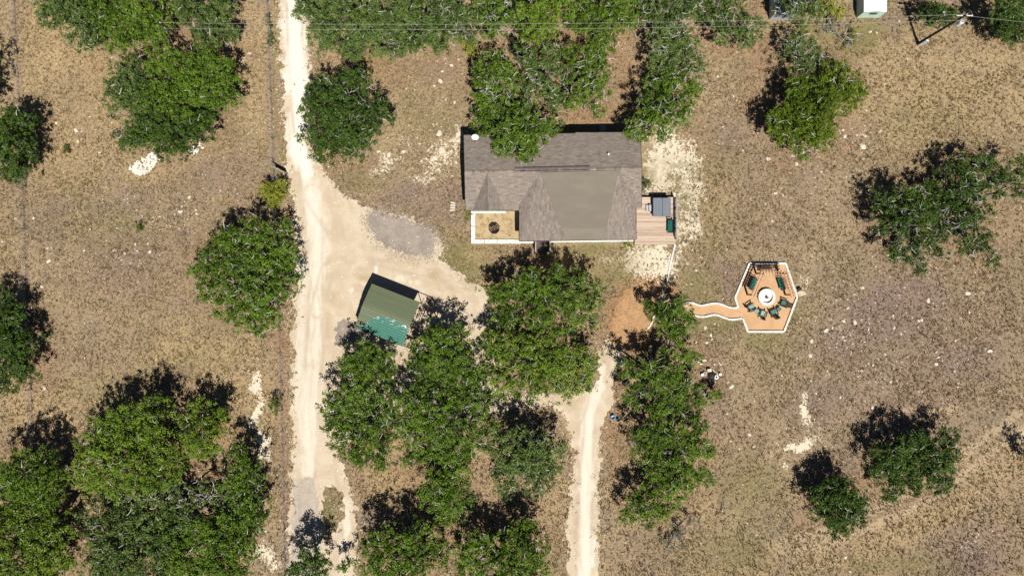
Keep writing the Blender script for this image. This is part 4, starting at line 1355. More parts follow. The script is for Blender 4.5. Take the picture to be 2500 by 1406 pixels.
p1, c1 = upole(484, 126, 'dark wooden utility pole rising among the oaks at the top left')
p2, c2 = upole(2240, 108, 'dark wooden utility pole with a transformer at the top right')
for t, c in ((p1, c1), (p2, c2)):
    mb = MB(); mb.lathe((c.x, c.y, 9.0), [(.03, 0), (.06, .05), (.05, .12), (.06, .17), (.03, .24)], 8); mb.build('insulator', M['ceramic'], t)
    mb = MB(); mb.lathe((c.x, c.y - .2, 8.0), [(.03, 0), (.06, .05), (.05, .12), (.06, .17), (.03, .24)], 8); mb.build('insulator', M['ceramic'], t)
c = c2
for s in (-1, 1):
    mb = MB()
    for k in range(5): mb.lathe((c.x + s * (.28 + .14 * k), c.y, 8.75), [(.02, -.07), (.075, -.03), (.075, .03), (.02, .07)], 8)
    mb.build('insulator_string', M['ceramic'], p2)
mb = MB(); mb.box((c.x, c.y, 8.6), (1.5, .09, .11)); mb.build('crossarm', M['pole'], p2)
mb = MB(); mb.lathe((c.x + .32, c.y - .32, 7.0), [(.22, 0), (.25, .06), (.25, .78), (.2, .86), (.05, .9)], 14); mb.build('transformer', M['lightsteel'], p2)
mb = MB(); mb.lathe((c.x + .32, c.y - .40, 7.9), [(.04, 0), (.07, .05), (.04, .1), (.06, .15), (.03, .28)], 8); mb.build('bushing', M['ceramic'], p2)
mb = MB(); mb.box((c.x + .12, c.y - .22, 1.1), (.36, .22, 1.5), -.5, bevel=.03); mb.build('meter_box', M['lightsteel'], p2)
mb = MB(); mb.tube([(c.x, c.y, 5.1), (c.x, c.y + .9, 5.2), (c.x, c.y + 1.75, 5.3)], .035, 6); mb.build('light_arm', M['greysteel'], p2)
mb = MB(); mb.lathe((c.x, c.y + 1.85, 5.12), [(.14, 0), (.15, .05), (.08, .16), (.05, .2)], 10); mb.build('lamp_head', M['lightsteel'], p2)
mb = MB(); mb.tube([(c.x + .1, c.y, 8.9), (c.x + .5, c.y + .45, 9.0), (c.x + .9, c.y + .1, 8.75)], .012, 4); mb.tube([(c.x + .14, c.y - .1, 8.5), (c.x + .32, c.y - .4, 8.15)], .012, 4); mb.build('jumper_cable', M['wire'], p2)
mb = MB(); mb.tube([(c1.x, c1.y, 8.4), (c1.x - .9, c1.y - 3.4, 0)], .012, 4); mb.build('guy_wire', M['wire'], p1)


def cable(a, b, sag, label, group=None, r=.011):
    mid = (a + b) / 2
    pts = [a.lerp(b, k / 40) - Vector((0, 0, sag * 4 * (k / 40) * (1 - k / 40))) for k in range(41)]
    mb = MB(); mb.tube(pts, r, 4)
    o = mb.build('power_line', M['wire'])
    return tag(o, label, 'power line', group)


cable(Vector((c1.x, c1.y, 9.12)), Vector((c2.x, c2.y, 9.12)), 1.45, 'upper of the two thin power lines crossing above the treetops')
cable(Vector((c1.x, c1.y - .25, 8.1)), Vector((c2.x, c2.y - .25, 8.1)), 1.35, 'lower of the two thin power lines crossing above the treetops')
cable(Vector((c2.x, c2.y, 8.75)), Vector((c2.x + 34, c2.y - 3.0, 8.75)), .5, 'thin power line leaving the transformer pole to the east')

# ------------------------------------------------------------------ sheds at the top edge
a, b = W(2090, 45.5), W(2143.5, 45.5)
hs_, hr_, dpt = 1.9, 2.25, 3.4
sh = thing('garden_shed', ((a.x + b.x) / 2, a.y + dpt / 2, 0), 'small mint green shed with a white roof at the top edge', 'shed')
mx = (a.x + b.x) / 2
mb = MB()
mb.add([(a.x, a.y, 0), (b.x, a.y, 0), (b.x, a.y, hs_), (mx, a.y, hr_ - .03), (a.x, a.y, hs_), (a.x, a.y + dpt, 0), (b.x, a.y + dpt, 0), (b.x, a.y + dpt, hs_), (mx, a.y + dpt, hr_ - .03), (a.x, a.y + dpt, hs_)],
       [(0, 1, 2, 3, 4), (9, 8, 7, 6, 5), (0, 5, 6, 1), (1, 6, 7, 2), (4, 9, 5, 0)])
mb.build('wall', M['mint'], sh)
for s in (-1, 1):
    xe = a.x - .03 if s < 0 else b.x + .03
    mb = MB(); slab(mb, [(mx, a.y - .02, hr_ + .05), (xe, a.y - .02, hs_ + .05), (xe, a.y + dpt + .1, hs_ + .05), (mx, a.y + dpt + .1, hr_ + .05)][::(-1 if s > 0 else 1)][::-1], .07); mb.build('roof_sheet', M['zinc'], sh)
mb = MB(); mb.box((mx, a.y - .012, 1.45), (.9, .03, .5)); mb.build('window', M['glass'], sh)
mb = MB(); mb.box((mx - .1, a.y - .012, .07), (1.5, .03, .12)); mb.build('sill_board', M['brown'], sh)

a, b = W(1892, 34, 2.2), W(1956, -40, 2.2)
g = thing('metal_shed', ((a.x + b.x) / 2, (a.y + b.y) / 2, 0), 'grey metal shed almost hidden under a grey green tree at the top edge', 'shed')
mb = MB(); mb.box(((a.x + b.x) / 2, (a.y + b.y) / 2, 1.0), (b.x - a.x - .2, b.y - a.y - .2, 2.0)); mb.build('wall', M['greysteel'], g)
for i in range(6):
    x0 = a.x + (b.x - a.x) * i / 6
    mb = MB(); mb.box((x0 + (b.x - a.x) / 12, (a.y + b.y) / 2, 2.1 + .02 * (i % 2)), ((b.x - a.x) / 6, b.y - a.y, .03)); mb.build('roof_sheet', M['lightsteel'], g)

# ------------------------------------------------------------------ junk by the eastern oaks, bins by the track
c = W(1713, 914); mb = MB(); mb.lathe((c.x, c.y, 0), [(.14, 0), (.17, .36), (.175, .38), (.02, .39)], 14)
tag(mb.build('white_bucket', M['white']), 'white lidded bucket in the shade by the eastern oak', 'bucket')
c = W(1720, 911); mb = MB()
for (dx, dy, sx, sy) in ((0, .15, .42, .05), (0, -.15, .42, .05), (-.19, 0, .05, .3), (0, 0, .04, .3), (.19, 0, .05, .3)):
    ca, sa = math.cos(-.55), math.sin(-.55)
    mb.box((c.x + dx * ca - dy * sa, c.y + dx * sa + dy * ca, .2), (sx, sy, .2), -.55)
tag(mb.build('concrete_block', M['limestone']), 'hollow two cell concrete block by the eastern oak', 'block')
c = W(1747.5, 920); mb = MB(); mb.ring((c.x, c.y), .12, .26, 0, .3, 18)
tag(mb.build('concrete_ring', M['limestone']), 'pale round concrete ring on the grass edge of the junk pile', 'ring')
c = W(1737, 916)
V_, F_ = [], []
nn = 14
for k in range(5):
    r_ = (.98, .85, .6, .3, .02)[k] * .52; z_ = (0, .22, .34, .42, .44)[k]
    for i in range(nn):
        q = r_ * (1 + .18 * math.sin(i * 2.3 + k)); V_.append((c.x + q * math.cos(2 * math.pi * i / nn), c.y + q * math.sin(2 * math.pi * i / nn) * 1.15, z_ + rnd.uniform(-.03, .03) * (k > 0)))
for k in range(4):
    for i in range(nn): F_.append((k * nn + i, k * nn + (i + 1) % nn, k * nn + nn + (i + 1) % nn, k * nn + nn + i))
mb = MB(); mb.add(V_, F_); tag(mb.build('tarp_heap', M['tarp']), 'low heap under a black tarp beside the eastern oak', 'tarp')
c = W(1732, 904, .4); mb = MB(); mb.box((c.x, c.y, .45), (.5, .36, .04), .15); mb.box((c.x, c.y, .22), (.4, .28, .42), .15)
tag(mb.build('wooden_crate', M['lumber']), 'small pale wooden crate behind the black tarp heap', 'crate')
for (px, py, L_, an) in ((1743, 906, .62, -.75), (1750, 911, .5, -.5), (1754, 913, .45, .3)):
    c = W(px, py); mb = MB(); mb.box((c.x, c.y, .07), (L_, .13, .1), an, bevel=.02)
    tag(mb.build('wood_offcut', M['lumber']), 'pale wood offcut lying beside the black tarp heap', 'plank', 'offcuts by the tarp heap')
c = W(1757, 913); mb = MB(); mb.lathe((c.x, c.y, 0), [(.13, 0), (.16, .3), (.16, .34), (.02, .35)], 12)
tag(mb.build('white_pot', M['white']), 'white pot at the east end of the junk pile', 'pot')
c = W(1496.5, 1018, .3); mb = MB(); mb.lathe((c.x, c.y, 0), [(.22, 0), (.25, .38), (.27, .4), (.25, .42), (.22, .40), (.20, .12), (.02, .11)], 16)
tag(mb.build('blue_tub', M['blue']), 'blue plastic tub beside the caliche track', 'tub')
c = W(1509, 1024, .2); mb = MB(); mb.lathe((c.x, c.y, 0), [(.19, 0), (.21, .3), (.23, .33), (.20, .34), (.18, .1), (.02, .09)], 14)
tag(mb.build('green_tub', M['cushion']), 'dark green plastic tub next to the blue tub by the track', 'tub')

# ------------------------------------------------------------------ trees
def quads(cen, nrm, size, aspect, r):
    """leaf cards: centre, normal, size arrays"""
    n = len(cen)
    t = r.normal(size=(n, 3))
    t -= nrm * (t * nrm).sum(1, keepdims=True)
    t /= np.linalg.norm(t, axis=1, keepdims=True) + 1e-9
    b = np.cross(nrm, t)
    a = (size[:, None] * 0.5) * t
    c = (size * aspect)[:, None] * 0.5 * b
    V = np.stack([cen - a, cen + c * 1.0, cen + a, cen - c * 1.0], 1).reshape(-1, 3)
    F = np.arange(n * 4).reshape(n, 4)
    return V, F


def unit(v): return v / (np.linalg.norm(v, axis=-1, keepdims=True) + 1e-9)


LEAVES = 0
POLE1 = W(484, 126)      # the line crew keeps the crowns clear of this pole


def tree(label, lobes, H=6.0, mat='oak', dens=1.0, twigs=7, cat='oak tree', name='oak_tree', group=None, leaf=0.15, base=None, clump=1.0, flat=0.62, spread=0.30, trunk_r=None, fluff=1.0):
    global LEAVES
    seed = int(abs(lobes[0][0] * 31 + lobes[0][1] * 17)) % 100000
    r = np.random.default_rng(seed)
    L = np.array([q[:3] for q in lobes], dtype=float)
    cen = (L[:, :2] * (L[:, 2:3] ** 2)).sum(0) / (L[:, 2] ** 2).sum()
    dist = np.hypot(L[:, 0] - cen[0], L[:, 1] - cen[1])
    R = (dist + L[:, 2]).max()
    grow = 1.16 if (cen[0] < 660 and cen[1] > 960) or (780 < cen[0] < 1400 and cen[1] > 780) else 1.0
    if cen[0] > 2000 and cen[1] > 1050: grow = 1.22
    C = []
    for i, (x, y, pr) in enumerate(L):
        z = H * (0.74 - spread * (dist[i] / R) ** 2) * r.uniform(0.72, 1.16)
        z = max(z, 0.3 * H)
        p = W(x, y, z)
        rw = pr * grow * (1.13 if pr > 15 else 1.0) / PX * (HC - z) / HC
        C.append((p.x, p.y, min(z, H), rw))
    C = np.array(C)
    if base is None: bp = W(cen[0], cen[1], H * 0.55)
    else: bp = W(*base)
    bx, by = bp.x, bp.y
    t = thing(name, (bx, by, 0), label, cat, group)
    # leaf clumps
    cc, nn, ss, tt = [], [], [], []
    twv = MB()
    wood = MB()
    tr = trunk_r or max(.07, min(.34, R / PX * .05 + H * .015))
    fork = np.array([bx, by, min(1.9, H * .3)])
    wood.tube([(bx, by, -.05), (bx + r.uniform(-.1, .1), by + r.uniform(-.1, .1), fork[2] * .5), tuple(fork)], [tr * 1.35, tr, tr * .9], 8)
    for (x, y, z, rw) in C:
        c = np.array([x, y, z])
        n = max(6, int(15.5 * dens * rw * rw / clump ** 2))
        d = unit(r.normal(size=(n, 3)) + np.array([0, 0, .45]))
        d[:, 2] = np.where(d[:, 2] < -.25, -d[:, 2], d[:, 2])
        rad = rw * r.uniform(.30, 1.0, n) ** 0.62
        for hole in unit(r.normal(size=(2 if rw > 1.2 else 0, 3)) + np.array([0, 0, .5])):   # hollows between the boughs
            rad = np.where((d @ hole) > .87, rad * r.uniform(.1, .4), rad)
        p = c + d * rad[:, None] * np.array([1, 1, flat])
        p += r.normal(size=(n, 3)) * .16
        p[:, 2] = np.maximum(p[:, 2], .35)
        trim = (np.hypot(p[:, 0] - POLE1.x, p[:, 1] - POLE1.y) > 1.35) | (p[:, 2] < 2.4)
        if not trim.any(): continue
        p, n = p[trim], int(trim.sum())
        rs = r.uniform(.20, .43, n) * clump
        lump = r.uniform(0, 1, n)
        k = np.maximum(8, (57 * fluff * (rs / .45) ** 2 * (.15 / leaf) ** 1.6).astype(int))
        idx = np.repeat(np.arange(n), k)
        m = len(idx)
        dd = unit(r.normal(size=(m, 3)) + np.array([0, 0, .25]))
        q = p[idx] + dd * (rs[idx] * r.uniform(.2, 1.2, m))[:, None] * np.array([1, 1, .7])
        cc.append(q)
        nn.append(unit(dd * .55 + np.array([0, 0, .75]) + r.normal(size=(m, 3)) * .55))
        ss.append(leaf * r.uniform(.65, 1.35, m))
        tt.append(np.clip(.42 * lump[idx] + .20 * (z * 7.3 % 1.0) + .38 * r.uniform(0, 1, m) + r.normal(size=m) * .06, 0, 1))
        # limb from the fork to the lobe, side branches to clumps
        g = c - np.array([0, 0, rw * flat * .35])
        m1 = fork * .6 + g * .4 + r.normal(size=3) * .25 * rw * .5
        m2 = fork * .25 + g * .75 + r.normal(size=3) * .25 * rw * .5
        wood.tube([tuple(fork), tuple(m1), tuple(m2), tuple(g)], [tr * .62, tr * .45, tr * .3, tr * .18], 5)
        for j in range(min(n, int(3 + rw * 2.2))):
            e = p[j]
            mm = (g + e) / 2 + r.normal(size=3) * .15
            wood.tube([tuple(g), tuple(mm), tuple(e)], [tr * .16 + .012, tr * .1 + .012, .012], 4)
        # pale bare twigs on the sunlit surface
        for j in range(r.poisson(0.8 * twigs * rw / 2.2)):
            a = unit(r.normal(size=3) + np.array([0, 0, .9]))
            s0 = c + a * rw * np.array([1, 1, flat]) * r.uniform(.72, .98) + np.array([0, 0, .12])
            h = unit(r.normal(size=3) * np.array([1, 1, .4]) + a * .3)
            pts = [s0]
            for q_ in range(3):
                h = unit(h + r.normal(size=3) * .45)
                pts.append(pts[-1] + h * r.uniform(.14, .42))
            twv.tube([tuple(u) for u in pts], [.030, .024, .017, .008], 3)
            if r.random() < .7:
                f = pts[1]; h2 = unit(h + r.normal(size=3) * .7)
                twv.tube([tuple(f), tuple(f + h2 * .25), tuple(f + h2 * .5 + r.normal(size=3) * .05)], [.017, .012, .006], 3)
    cc, nn, ss, tt = np.concatenate(cc), np.concatenate(nn), np.concatenate(ss), np.concatenate(tt)
    V, F = quads(cc, nn, ss, r.uniform(.75, 1.15, len(ss)), r)
    LEAVES += len(F)
    V = V - np.array([bx, by, 0])
    V[:, 2] = np.maximum(V[:, 2], .03)
    link('crown', np_mesh('crown', V, F, M[mat], attrs={'tint': ('FACE', tt)}), t)
    wood.build('trunk', M['bark'], t)
    if twv.v: tag(twv.build('twig', M['twig'], t), kind='stuff')
    return t


def clusters(*a, **k): return tree(*a, **k)


# --- west field
tree('oak mostly outside the left edge, its shadow reaching into the field', [(-48, 150, 42), (-52, 210, 45), (-55, 250, 35)], 6.0, 'oakdark')
tree('dense oak at the left edge above a tangle of dead brush', [(35, 320, 55), (28, 385, 55), (62, 300, 34), (5, 340, 50), (62, 380, 34), (40, 425, 26)], 6.2, 'oakdark', 1.2, 2)
tree('grey dead brush at the foot of the left edge oak', [(55, 428, 17), (45, 438, 15)], 1.6, 'drybrush', .5, 14, 'dead shrub', 'dead_shrub', leaf=.1)
tree('dark oak on the left edge halfway down, beside the wire fence', [(8, 790, 56), (28, 870, 58), (14, 930, 44), (45, 835, 40), (66, 900, 34), (-20, 860, 60), (30, 770, 34), (5, 740, 40)], 6.0, 'oakdark', 1.15, 4)
tree('bottom left oak with a pointed crown, shadow falling on the field', [(70, 1160, 52), (112, 1190, 45), (38, 1200, 48), (104, 1130, 34), (140, 1165, 26), (10, 1160, 35)], 7.2, 'oak', 1.1, 6)
tree('oak filling the lower left corner', [(40, 1320, 70), (122, 1335, 55), (142, 1290, 40), (62, 1392, 65), (0, 1260, 50), (90, 1270, 45), (150, 1360, 30), (-10, 1380, 60), (120, 1400, 45)], 7.0, 'oakyellow', 1.0, 8)
tree('tall yellow green oak above the big lower left grove', [(272, 1048, 50), (330, 1040, 50), (385, 1000, 38), (262, 1125, 58), (335, 1105, 58), (395, 1090, 45), (310, 1168, 50), (212, 1150, 32), (420, 1140, 30), (240, 1190, 30), (370, 1020, 40), (228, 1085, 35), (380, 1160, 38)], 8.2, 'oakyellow', 1.1, 5)
tree('round bright oak at the upper right of the lower left grove', [(500, 1015, 38), (490, 1072, 40), (526, 1030, 30), (462, 1040, 30), (515, 1090, 22), (470, 1100, 24)], 7.0, 'oakyellow', 1.15, 4)
tree('narrow oak at the right side of the lower left grove', [(582, 1118, 34), (598, 1185, 38), (622, 1235, 36), (570, 1185, 28), (612, 1150, 28), (630, 1275, 24), (585, 1240, 36)], 6.2, 'oak', 1.0, 9)
tree('sparse oak with bare grey limbs in the middle of the lower left grove', [(372, 1222, 44), (440, 1228, 42), (502, 1202, 32), (420, 1185, 28), (320, 1225, 38), (545, 1215, 30), (470, 1260, 36)], 5.2, 'oakgrey', .55, 26)
tree('broad oak at the bottom of the lower left grove, west half', [(235, 1270, 40), (298, 1300, 58), (365, 1342, 62), (250, 1345, 42), (300, 1390, 62), (255, 1400, 45), (345, 1280, 42), (400, 1290, 42), (395, 1395, 55)], 6.6, 'oakgrey', 1.0, 9)
tree('broad oak at the bottom of the lower left grove, east half', [(455, 1330, 62), (530, 1312, 60), (586, 1292, 44), (480, 1392, 62), (560, 1368, 52), (430, 1280, 40), (600, 1335, 34), (540, 1400, 50)], 6.6, 'oak', 1.05, 8)
tree('lone oak on the left side of the driveway below the yellow bush', [(568, 588, 40), (628, 572, 44), (690, 560, 26), (528, 640, 45), (600, 640, 56), (660, 640, 50), (712, 652, 32), (515, 700, 40), (580, 715, 52), (650, 715, 48), (700, 700, 36), (618, 778, 42), (660, 770, 36), (560, 760, 38), (485, 655, 28), (640, 808, 18), (690, 600, 34), (545, 600, 30)], 6.8, 'oak', 1.05, 13)
tree('bright yellow green bush at the fence beside the driveway', [(664, 472, 26), (688, 455, 17), (668, 496, 15), (650, 462, 16), (682, 480, 16)], 2.6, 'lime', 1.3, 1, 'bush', 'bush', leaf=.12, clump=.7)
tree('small green shrub straddling the driveway fence', [(672, 983, 13), (664, 990, 10), (676, 1004, 10), (680, 972, 8)], 1.6, 'juniper', 1.0, 1, 'shrub', 'shrub', leaf=.12, clump=.6)
tree('tiny round green shrub alone in the west field', [(341, 554, 9), (336, 558, 6)], 1.0, 'juniper', 1.4, 0, 'shrub', 'shrub', leaf=.1, clump=.5)
tree('tiny dark green shrub in the upper west field', [(160, 366, 8), (165, 362, 5)], .8, 'oakdark', 1.2, 0, 'shrub', 'shrub', leaf=.1, clump=.5)
tree('grey green shrub next to the big northwest grove', [(281, 325, 10), (286, 334, 8)], 1.2, 'oakgrey', .9, 3, 'shrub', 'shrub', leaf=.1, clump=.5)
tree('low dark cactus clump right of the left edge oak', [(110, 822, 9), (120, 816, 6), (104, 830, 6)], .9, 'oakdark', 1.2, 1, 'shrub', 'shrub', leaf=.14, clump=.5)
# --- northwest grove
tree('northwest grove oak at the top, west end', [(140, 36, 40), (196, 58, 50), (118, 18, 28), (220, 112, 26), (170, 20, 40), (240, 90, 36)], 6.2, 'oakgrey', 1.1, 4)
tree('northwest grove oak at the top, between the west end and the pole', [(262, 36, 55), (326, 58, 56), (382, 100, 44), (300, 108, 40), (350, 20, 50), (390, 50, 34)], 6.6, 'oak', 1.1, 3)
tree('northwest grove oak at the top, right of the pole', [(472, 38, 48), (530, 62, 44), (560, 78, 28), (442, 18, 30), (500, 95, 38), (545, 20, 36)], 6.4, 'oakgrey', 1.05, 4)
tree('big oak in the middle of the northwest grove, around the pole foot', [(420, 165, 55), (500, 160, 52), (540, 215, 46), (400, 245, 58), (480, 250, 60), (550, 180, 34), (460, 205, 50), (560, 240, 30)], 7.0, 'oak', 1.1, 3)
tree('western oak of the northwest grove, bulging over the dry grass', [(325, 190, 52), (298, 242, 42), (350, 285, 48), (345, 235, 50), (280, 210, 24)], 6.0, 'oakgrey', 1.1, 5)
tree('southern oak of the northwest grove, above the white stones', [(355, 335, 46), (430, 330, 56), (500, 305, 44), (318, 342, 28), (410, 366, 30), (460, 290, 45), (375, 310, 40), (450, 365, 26)], 5.8, 'oakdark', 1.15, 2)
# --- by the drive and north of the house
tree('large dark oak leaning over the right edge of the driveway', [(800, 228, 48), (762, 268, 36), (850, 208, 40), (900, 275, 48), (850, 300, 56), (792, 328, 46), (872, 358, 36), (820, 365, 36), (942, 282, 26), (750, 335, 20), (882, 196, 30), (825, 262, 48), (900, 325, 32), (780, 375, 22)], 7.4, 'oakdark', 1.1, 9)
tree('grey green oak at the top right of the driveway', [(762, 28, 42), (820, 50, 50), (800, 102, 40), (850, 128, 32), (775, 66, 36), (740, 12, 30)], 6.0, 'oakgrey', 1.05, 5)
tree('second oak of the north hedge from the driveway', [(892, 58, 50), (940, 108, 40), (920, 32, 42), (880, 110, 36), (955, 66, 36), (850, 15, 40)], 6.0, 'oakgrey', 1.05, 5)
tree('dense low oak in the middle of the north hedge', [(1000, 48, 48), (1060, 98, 40), (1042, 38, 46), (1020, 108, 32), (972, 118, 26), (1080, 60, 38), (990, 90, 34)], 5.4, 'oakgrey', 1.15, 4)
tree('pale twiggy oak at the east end of the north hedge', [(1112, 62, 42), (1130, 25, 40), (1085, 118, 22), (1150, 85, 26), (1090, 20, 34)], 5.6, 'oakgrey', .8, 16)
tree('yellow green bush at the end of the north hedge', [(1142, 112, 18), (1134, 94, 13), (1150, 128, 12)], 2.6, 'lime', 1.0, 2, 'bush', 'bush', leaf=.12, clump=.7)
tree('twiggy oak on the top edge above the house oaks', [(1180, 40, 42), (1232, 50, 46), (1205, 15, 36), (1200, 82, 26), (1258, 25, 30)], 6.0, 'oak', .8, 20)
tree('yellowish oak at the top edge, north of the roof', [(1300, 48, 48), (1362, 28, 46), (1330, 74, 34), (1340, 15, 40), (1282, 78, 26)], 6.2, 'oakyellow', .95, 9)
tree('dark green oak at the top edge under the power lines', [(1440, 38, 48), (1500, 30, 40), (1535, 60, 32), (1470, 70, 34), (1415, 62, 28), (1520, 15, 36)], 6.0, 'oak', 1.0, 7)
tree('brushy grey green cedar at the top edge with pale branches', [(1610, 48, 46), (1662, 36, 48), (1640, 72, 30), (1700, 20, 40), (1580, 22, 32)], 5.2, 'oakgrey', .95, 26, 'cedar tree', 'cedar_tree')
tree('grey green cedar at the east end of the top edge trees', [(1742, 50, 44), (1800, 78, 40), (1838, 70, 28), (1820, 104, 20), (1775, 22, 40), (1765, 90, 24)], 5.2, 'oakgrey', .9, 12, 'cedar tree', 'cedar_tree')
tree('oak behind the house with light gaps, west of the roof tree', [(1200, 168, 44), (1242, 205, 46), (1180, 238, 34), (1188, 280, 36), (1262, 268, 42), (1172, 205, 30), (1225, 245, 36)], 7.0, 'oak', .95, 15)
tree('oak behind the house in the middle, with pale bare limbs', [(1300, 150, 44), (1332, 205, 44), (1290, 225, 34), (1350, 250, 34), (1270, 130, 30), (1345, 130, 30), (1375, 180, 30)], 7.0, 'oakgrey', .9, 18)
tree('oak overhanging the north slope of the roof', [(1245, 335, 42), (1288, 352, 40), (1222, 358, 28), (1272, 380, 18), (1350, 312, 26), (1318, 318, 36), (1180, 302, 30), (1232, 300, 36), (1212, 335, 26), (1285, 300, 32), (1300, 375, 16)], 7.6, 'oak', 1.15, 13, base=(1262, 285, 0))
tree('oak behind the house east of centre, with a trailing lower limb', [(1402, 148, 40), (1440, 188, 40), (1462, 128, 40), (1420, 228, 38), (1452, 268, 20), (1384, 246, 28), (1482, 102, 28), (1470, 160, 30), (1470, 215, 26)], 6.4, 'oak', .9, 15)
tree('upper oak at the northeast corner of the house', [(1622, 108, 38), (1682, 130, 40), (1640, 168, 42), (1690, 170, 34), (1600, 145, 24), (1662, 100, 30)], 6.6, 'oakgrey', .9, 15)
tree('lower oak at the northeast corner of the house, touching the roof', [(1605, 215, 40), (1650, 255, 44), (1585, 268, 36), (1562, 308, 30), (1612, 300, 36), (1660, 285, 28), (1544, 328, 20), (1690, 225, 30), (1640, 215, 36), (1560, 335, 16), (1620, 330, 22)], 7.2, 'oak', 1.0, 15)
# --- northeast
tree('grey green cedar crown with pale dead twigs above the bright green juniper', [(1955, 118, 38), (1925, 130, 26), (1985, 140, 30), (1960, 160, 30), (1938, 100, 22)], 5.0, 'oakgrey', .75, 26, 'cedar tree', 'cedar_tree', leaf=.13)
tree('big bright green juniper on the dry slope northeast of the house', [(1965, 258, 42), (2012, 268, 40), (1995, 312, 36), (1935, 315, 36), (2040, 178, 34), (2072, 205, 34), (1990, 228, 48), (1945, 222, 38), (2092, 230, 22), (2050, 245, 38), (1920, 285, 42), (1978, 295, 50), (1958, 340, 44), (1900, 325, 28), (2000, 335, 34), (1950, 372, 18), (2030, 215, 36), (1890, 290, 20), (2108, 222, 14)], 6.4, 'juniper', 1.15, 6, 'juniper tree', 'juniper_tree', leaf=.15)
tree('grey green tree spreading over the metal shed at the top edge', [(1962, 10, 38), (1920, 6, 30), (1940, 28, 24), (1985, 25, 24), (1905, 25, 16)], 5.6, 'oakgrey', .8, 24)
tree('yellow green bush at the top edge beside the mint shed', [(2022, 18, 26), (2045, 34, 20), (2000, 6, 22)], 2.8, 'lime', .8, 5, 'bush', 'bush', leaf=.13, clump=.7)
tree('sprawling pale dead branches below the mint shed', [(2040, 62, 22), (2072, 98, 20), (2010, 72, 16)], 1.3, 'drybrush', .35, 26, 'dead shrub', 'dead_shrub', leaf=.1)
tree('low yellow green scrub between the dead branches and the pasture', [(2092, 80, 16), (2085, 104, 14), (2060, 118, 12)], 1.0, 'lime', .35, 3, 'shrub', 'shrub', leaf=.1, clump=.6)
tree('small dark green shrub under the power lines', [(1952, 58, 13), (1962, 66, 9)], 1.6, 'juniper', 1.0, 1, 'shrub', 'shrub', leaf=.12, clump=.6)
tree('small round oak left of the transformer pole', [(2280, 38, 30), (2312, 46, 22), (2262, 32, 20), (2300, 28, 20), (2325, 38, 16)], 3.6, 'oakdark', 1.1, 3)
tree('oak filling the top right corner', [(2452, 28, 40), (2482, 52, 44), (2470, 88, 26), (2495, 8, 44), (2440, 58, 24), (2515, 70, 40)], 6.0, 'oakdark', 1.1, 4)
tree('sprawling dark green oak on the stony east slope, western half', [(2250, 520, 40), (2185, 530, 36), (2160, 498, 42), (2220, 490, 42), (2268, 470, 34), (2200, 556, 38), (2290, 540, 44), (2232, 616, 34), (2180, 618, 24), (2242, 652, 20), (2290, 605, 30), (2150, 560, 18), (2255, 575, 28)], 5.6, 'oakdark', 1.0, 13)
tree('sprawling dark green oak on the stony east slope, eastern half', [(2312, 522, 38), (2382, 520, 38), (2352, 455, 36), (2332, 418, 40), (2382, 398, 40), (2440, 428, 34), (2482, 415, 32), (2330, 488, 38), (2352, 548, 38), (2400, 596, 34), (2422, 640, 18), (2375, 455, 36), (2360, 600, 26), (2430, 470, 22), (2495, 470, 26)], 5.6, 'oakdark', .95, 13)
tree('wide oak in the southeast pasture, upper right of the pair', [(2150, 1120, 34), (2212, 1100, 38), (2262, 1135, 40), (2305, 1090, 26), (2312, 1062, 20), (2180, 1172, 28), (2225, 1185, 24), (2290, 1170, 28), (2205, 1145, 36), (2288, 1118, 28), (2170, 1205, 16), (2314, 1120, 20), (2245, 1085, 26)], 5.2, 'oakdark', 1.25, 6)
tree('rounder oak in the southeast pasture, lower left of the pair', [(2018, 1208, 36), (2070, 1214, 38), (2036, 1265, 36), (2084, 1255, 26), (2000, 1240, 22), (2050, 1238, 40), (2042, 1290, 18), (2095, 1225, 18), (2040, 1190, 24)], 5.2, 'oakdark', 1.1, 5)
tree('small oak cut off by the right edge', [(2512, 1118, 18), (2522, 1108, 18)], 3.6, 'oakdark', 1.0, 2)
# --- south of the house
tree('big oak in front of the porch steps', [(1262, 712, 42), (1330, 706, 46), (1392, 722, 44), (1440, 745, 32), (1300, 672, 28), (1412, 688, 32), (1222, 728, 28), (1240, 768, 36), (1305, 765, 46), (1372, 778, 46), (1442, 785, 24), (1360, 680, 32), (1452, 705, 24), (1208, 705, 18)], 8.0, 'oak', 1.15, 8)
tree('paler oak just below the porch oak, over the drive loop', [(1222, 856, 46), (1282, 862, 50), (1340, 872, 50), (1400, 888, 44), (1442, 878, 26), (1242, 928, 38), (1300, 940, 38), (1368, 938, 36), (1425, 935, 24), (1200, 815, 26), (1205, 900, 30), (1325, 905, 44)], 6.4, 'oakyellow', .95, 9)
tree('oak whose crown shades the south edge of the carport', [(886, 872, 36), (936, 874, 32), (872, 908, 36), (922, 908, 40), (848, 888, 20), (905, 846, 14)], 6.6, 'oak', 1.05, 5)
tree('oak right of the carport, over the drive loop', [(1070, 850, 46), (1112, 832, 34), (1040, 882, 38), (1122, 880, 42), (1062, 802, 22), (1150, 922, 40), (1085, 900, 36), (1020, 855, 22)], 6.8, 'oak', 1.0, 7)
tree('oak on the right edge of the driveway with a grey dead patch', [(832, 1000, 42), (872, 968, 42), (812, 1040, 26), (850, 1072, 38), (902, 1108, 36), (922, 1050, 42), (950, 990, 36), (880, 1030, 42), (870, 1118, 22), (930, 1120, 26), (900, 930, 26)], 6.6, 'oak', 1.05, 10)
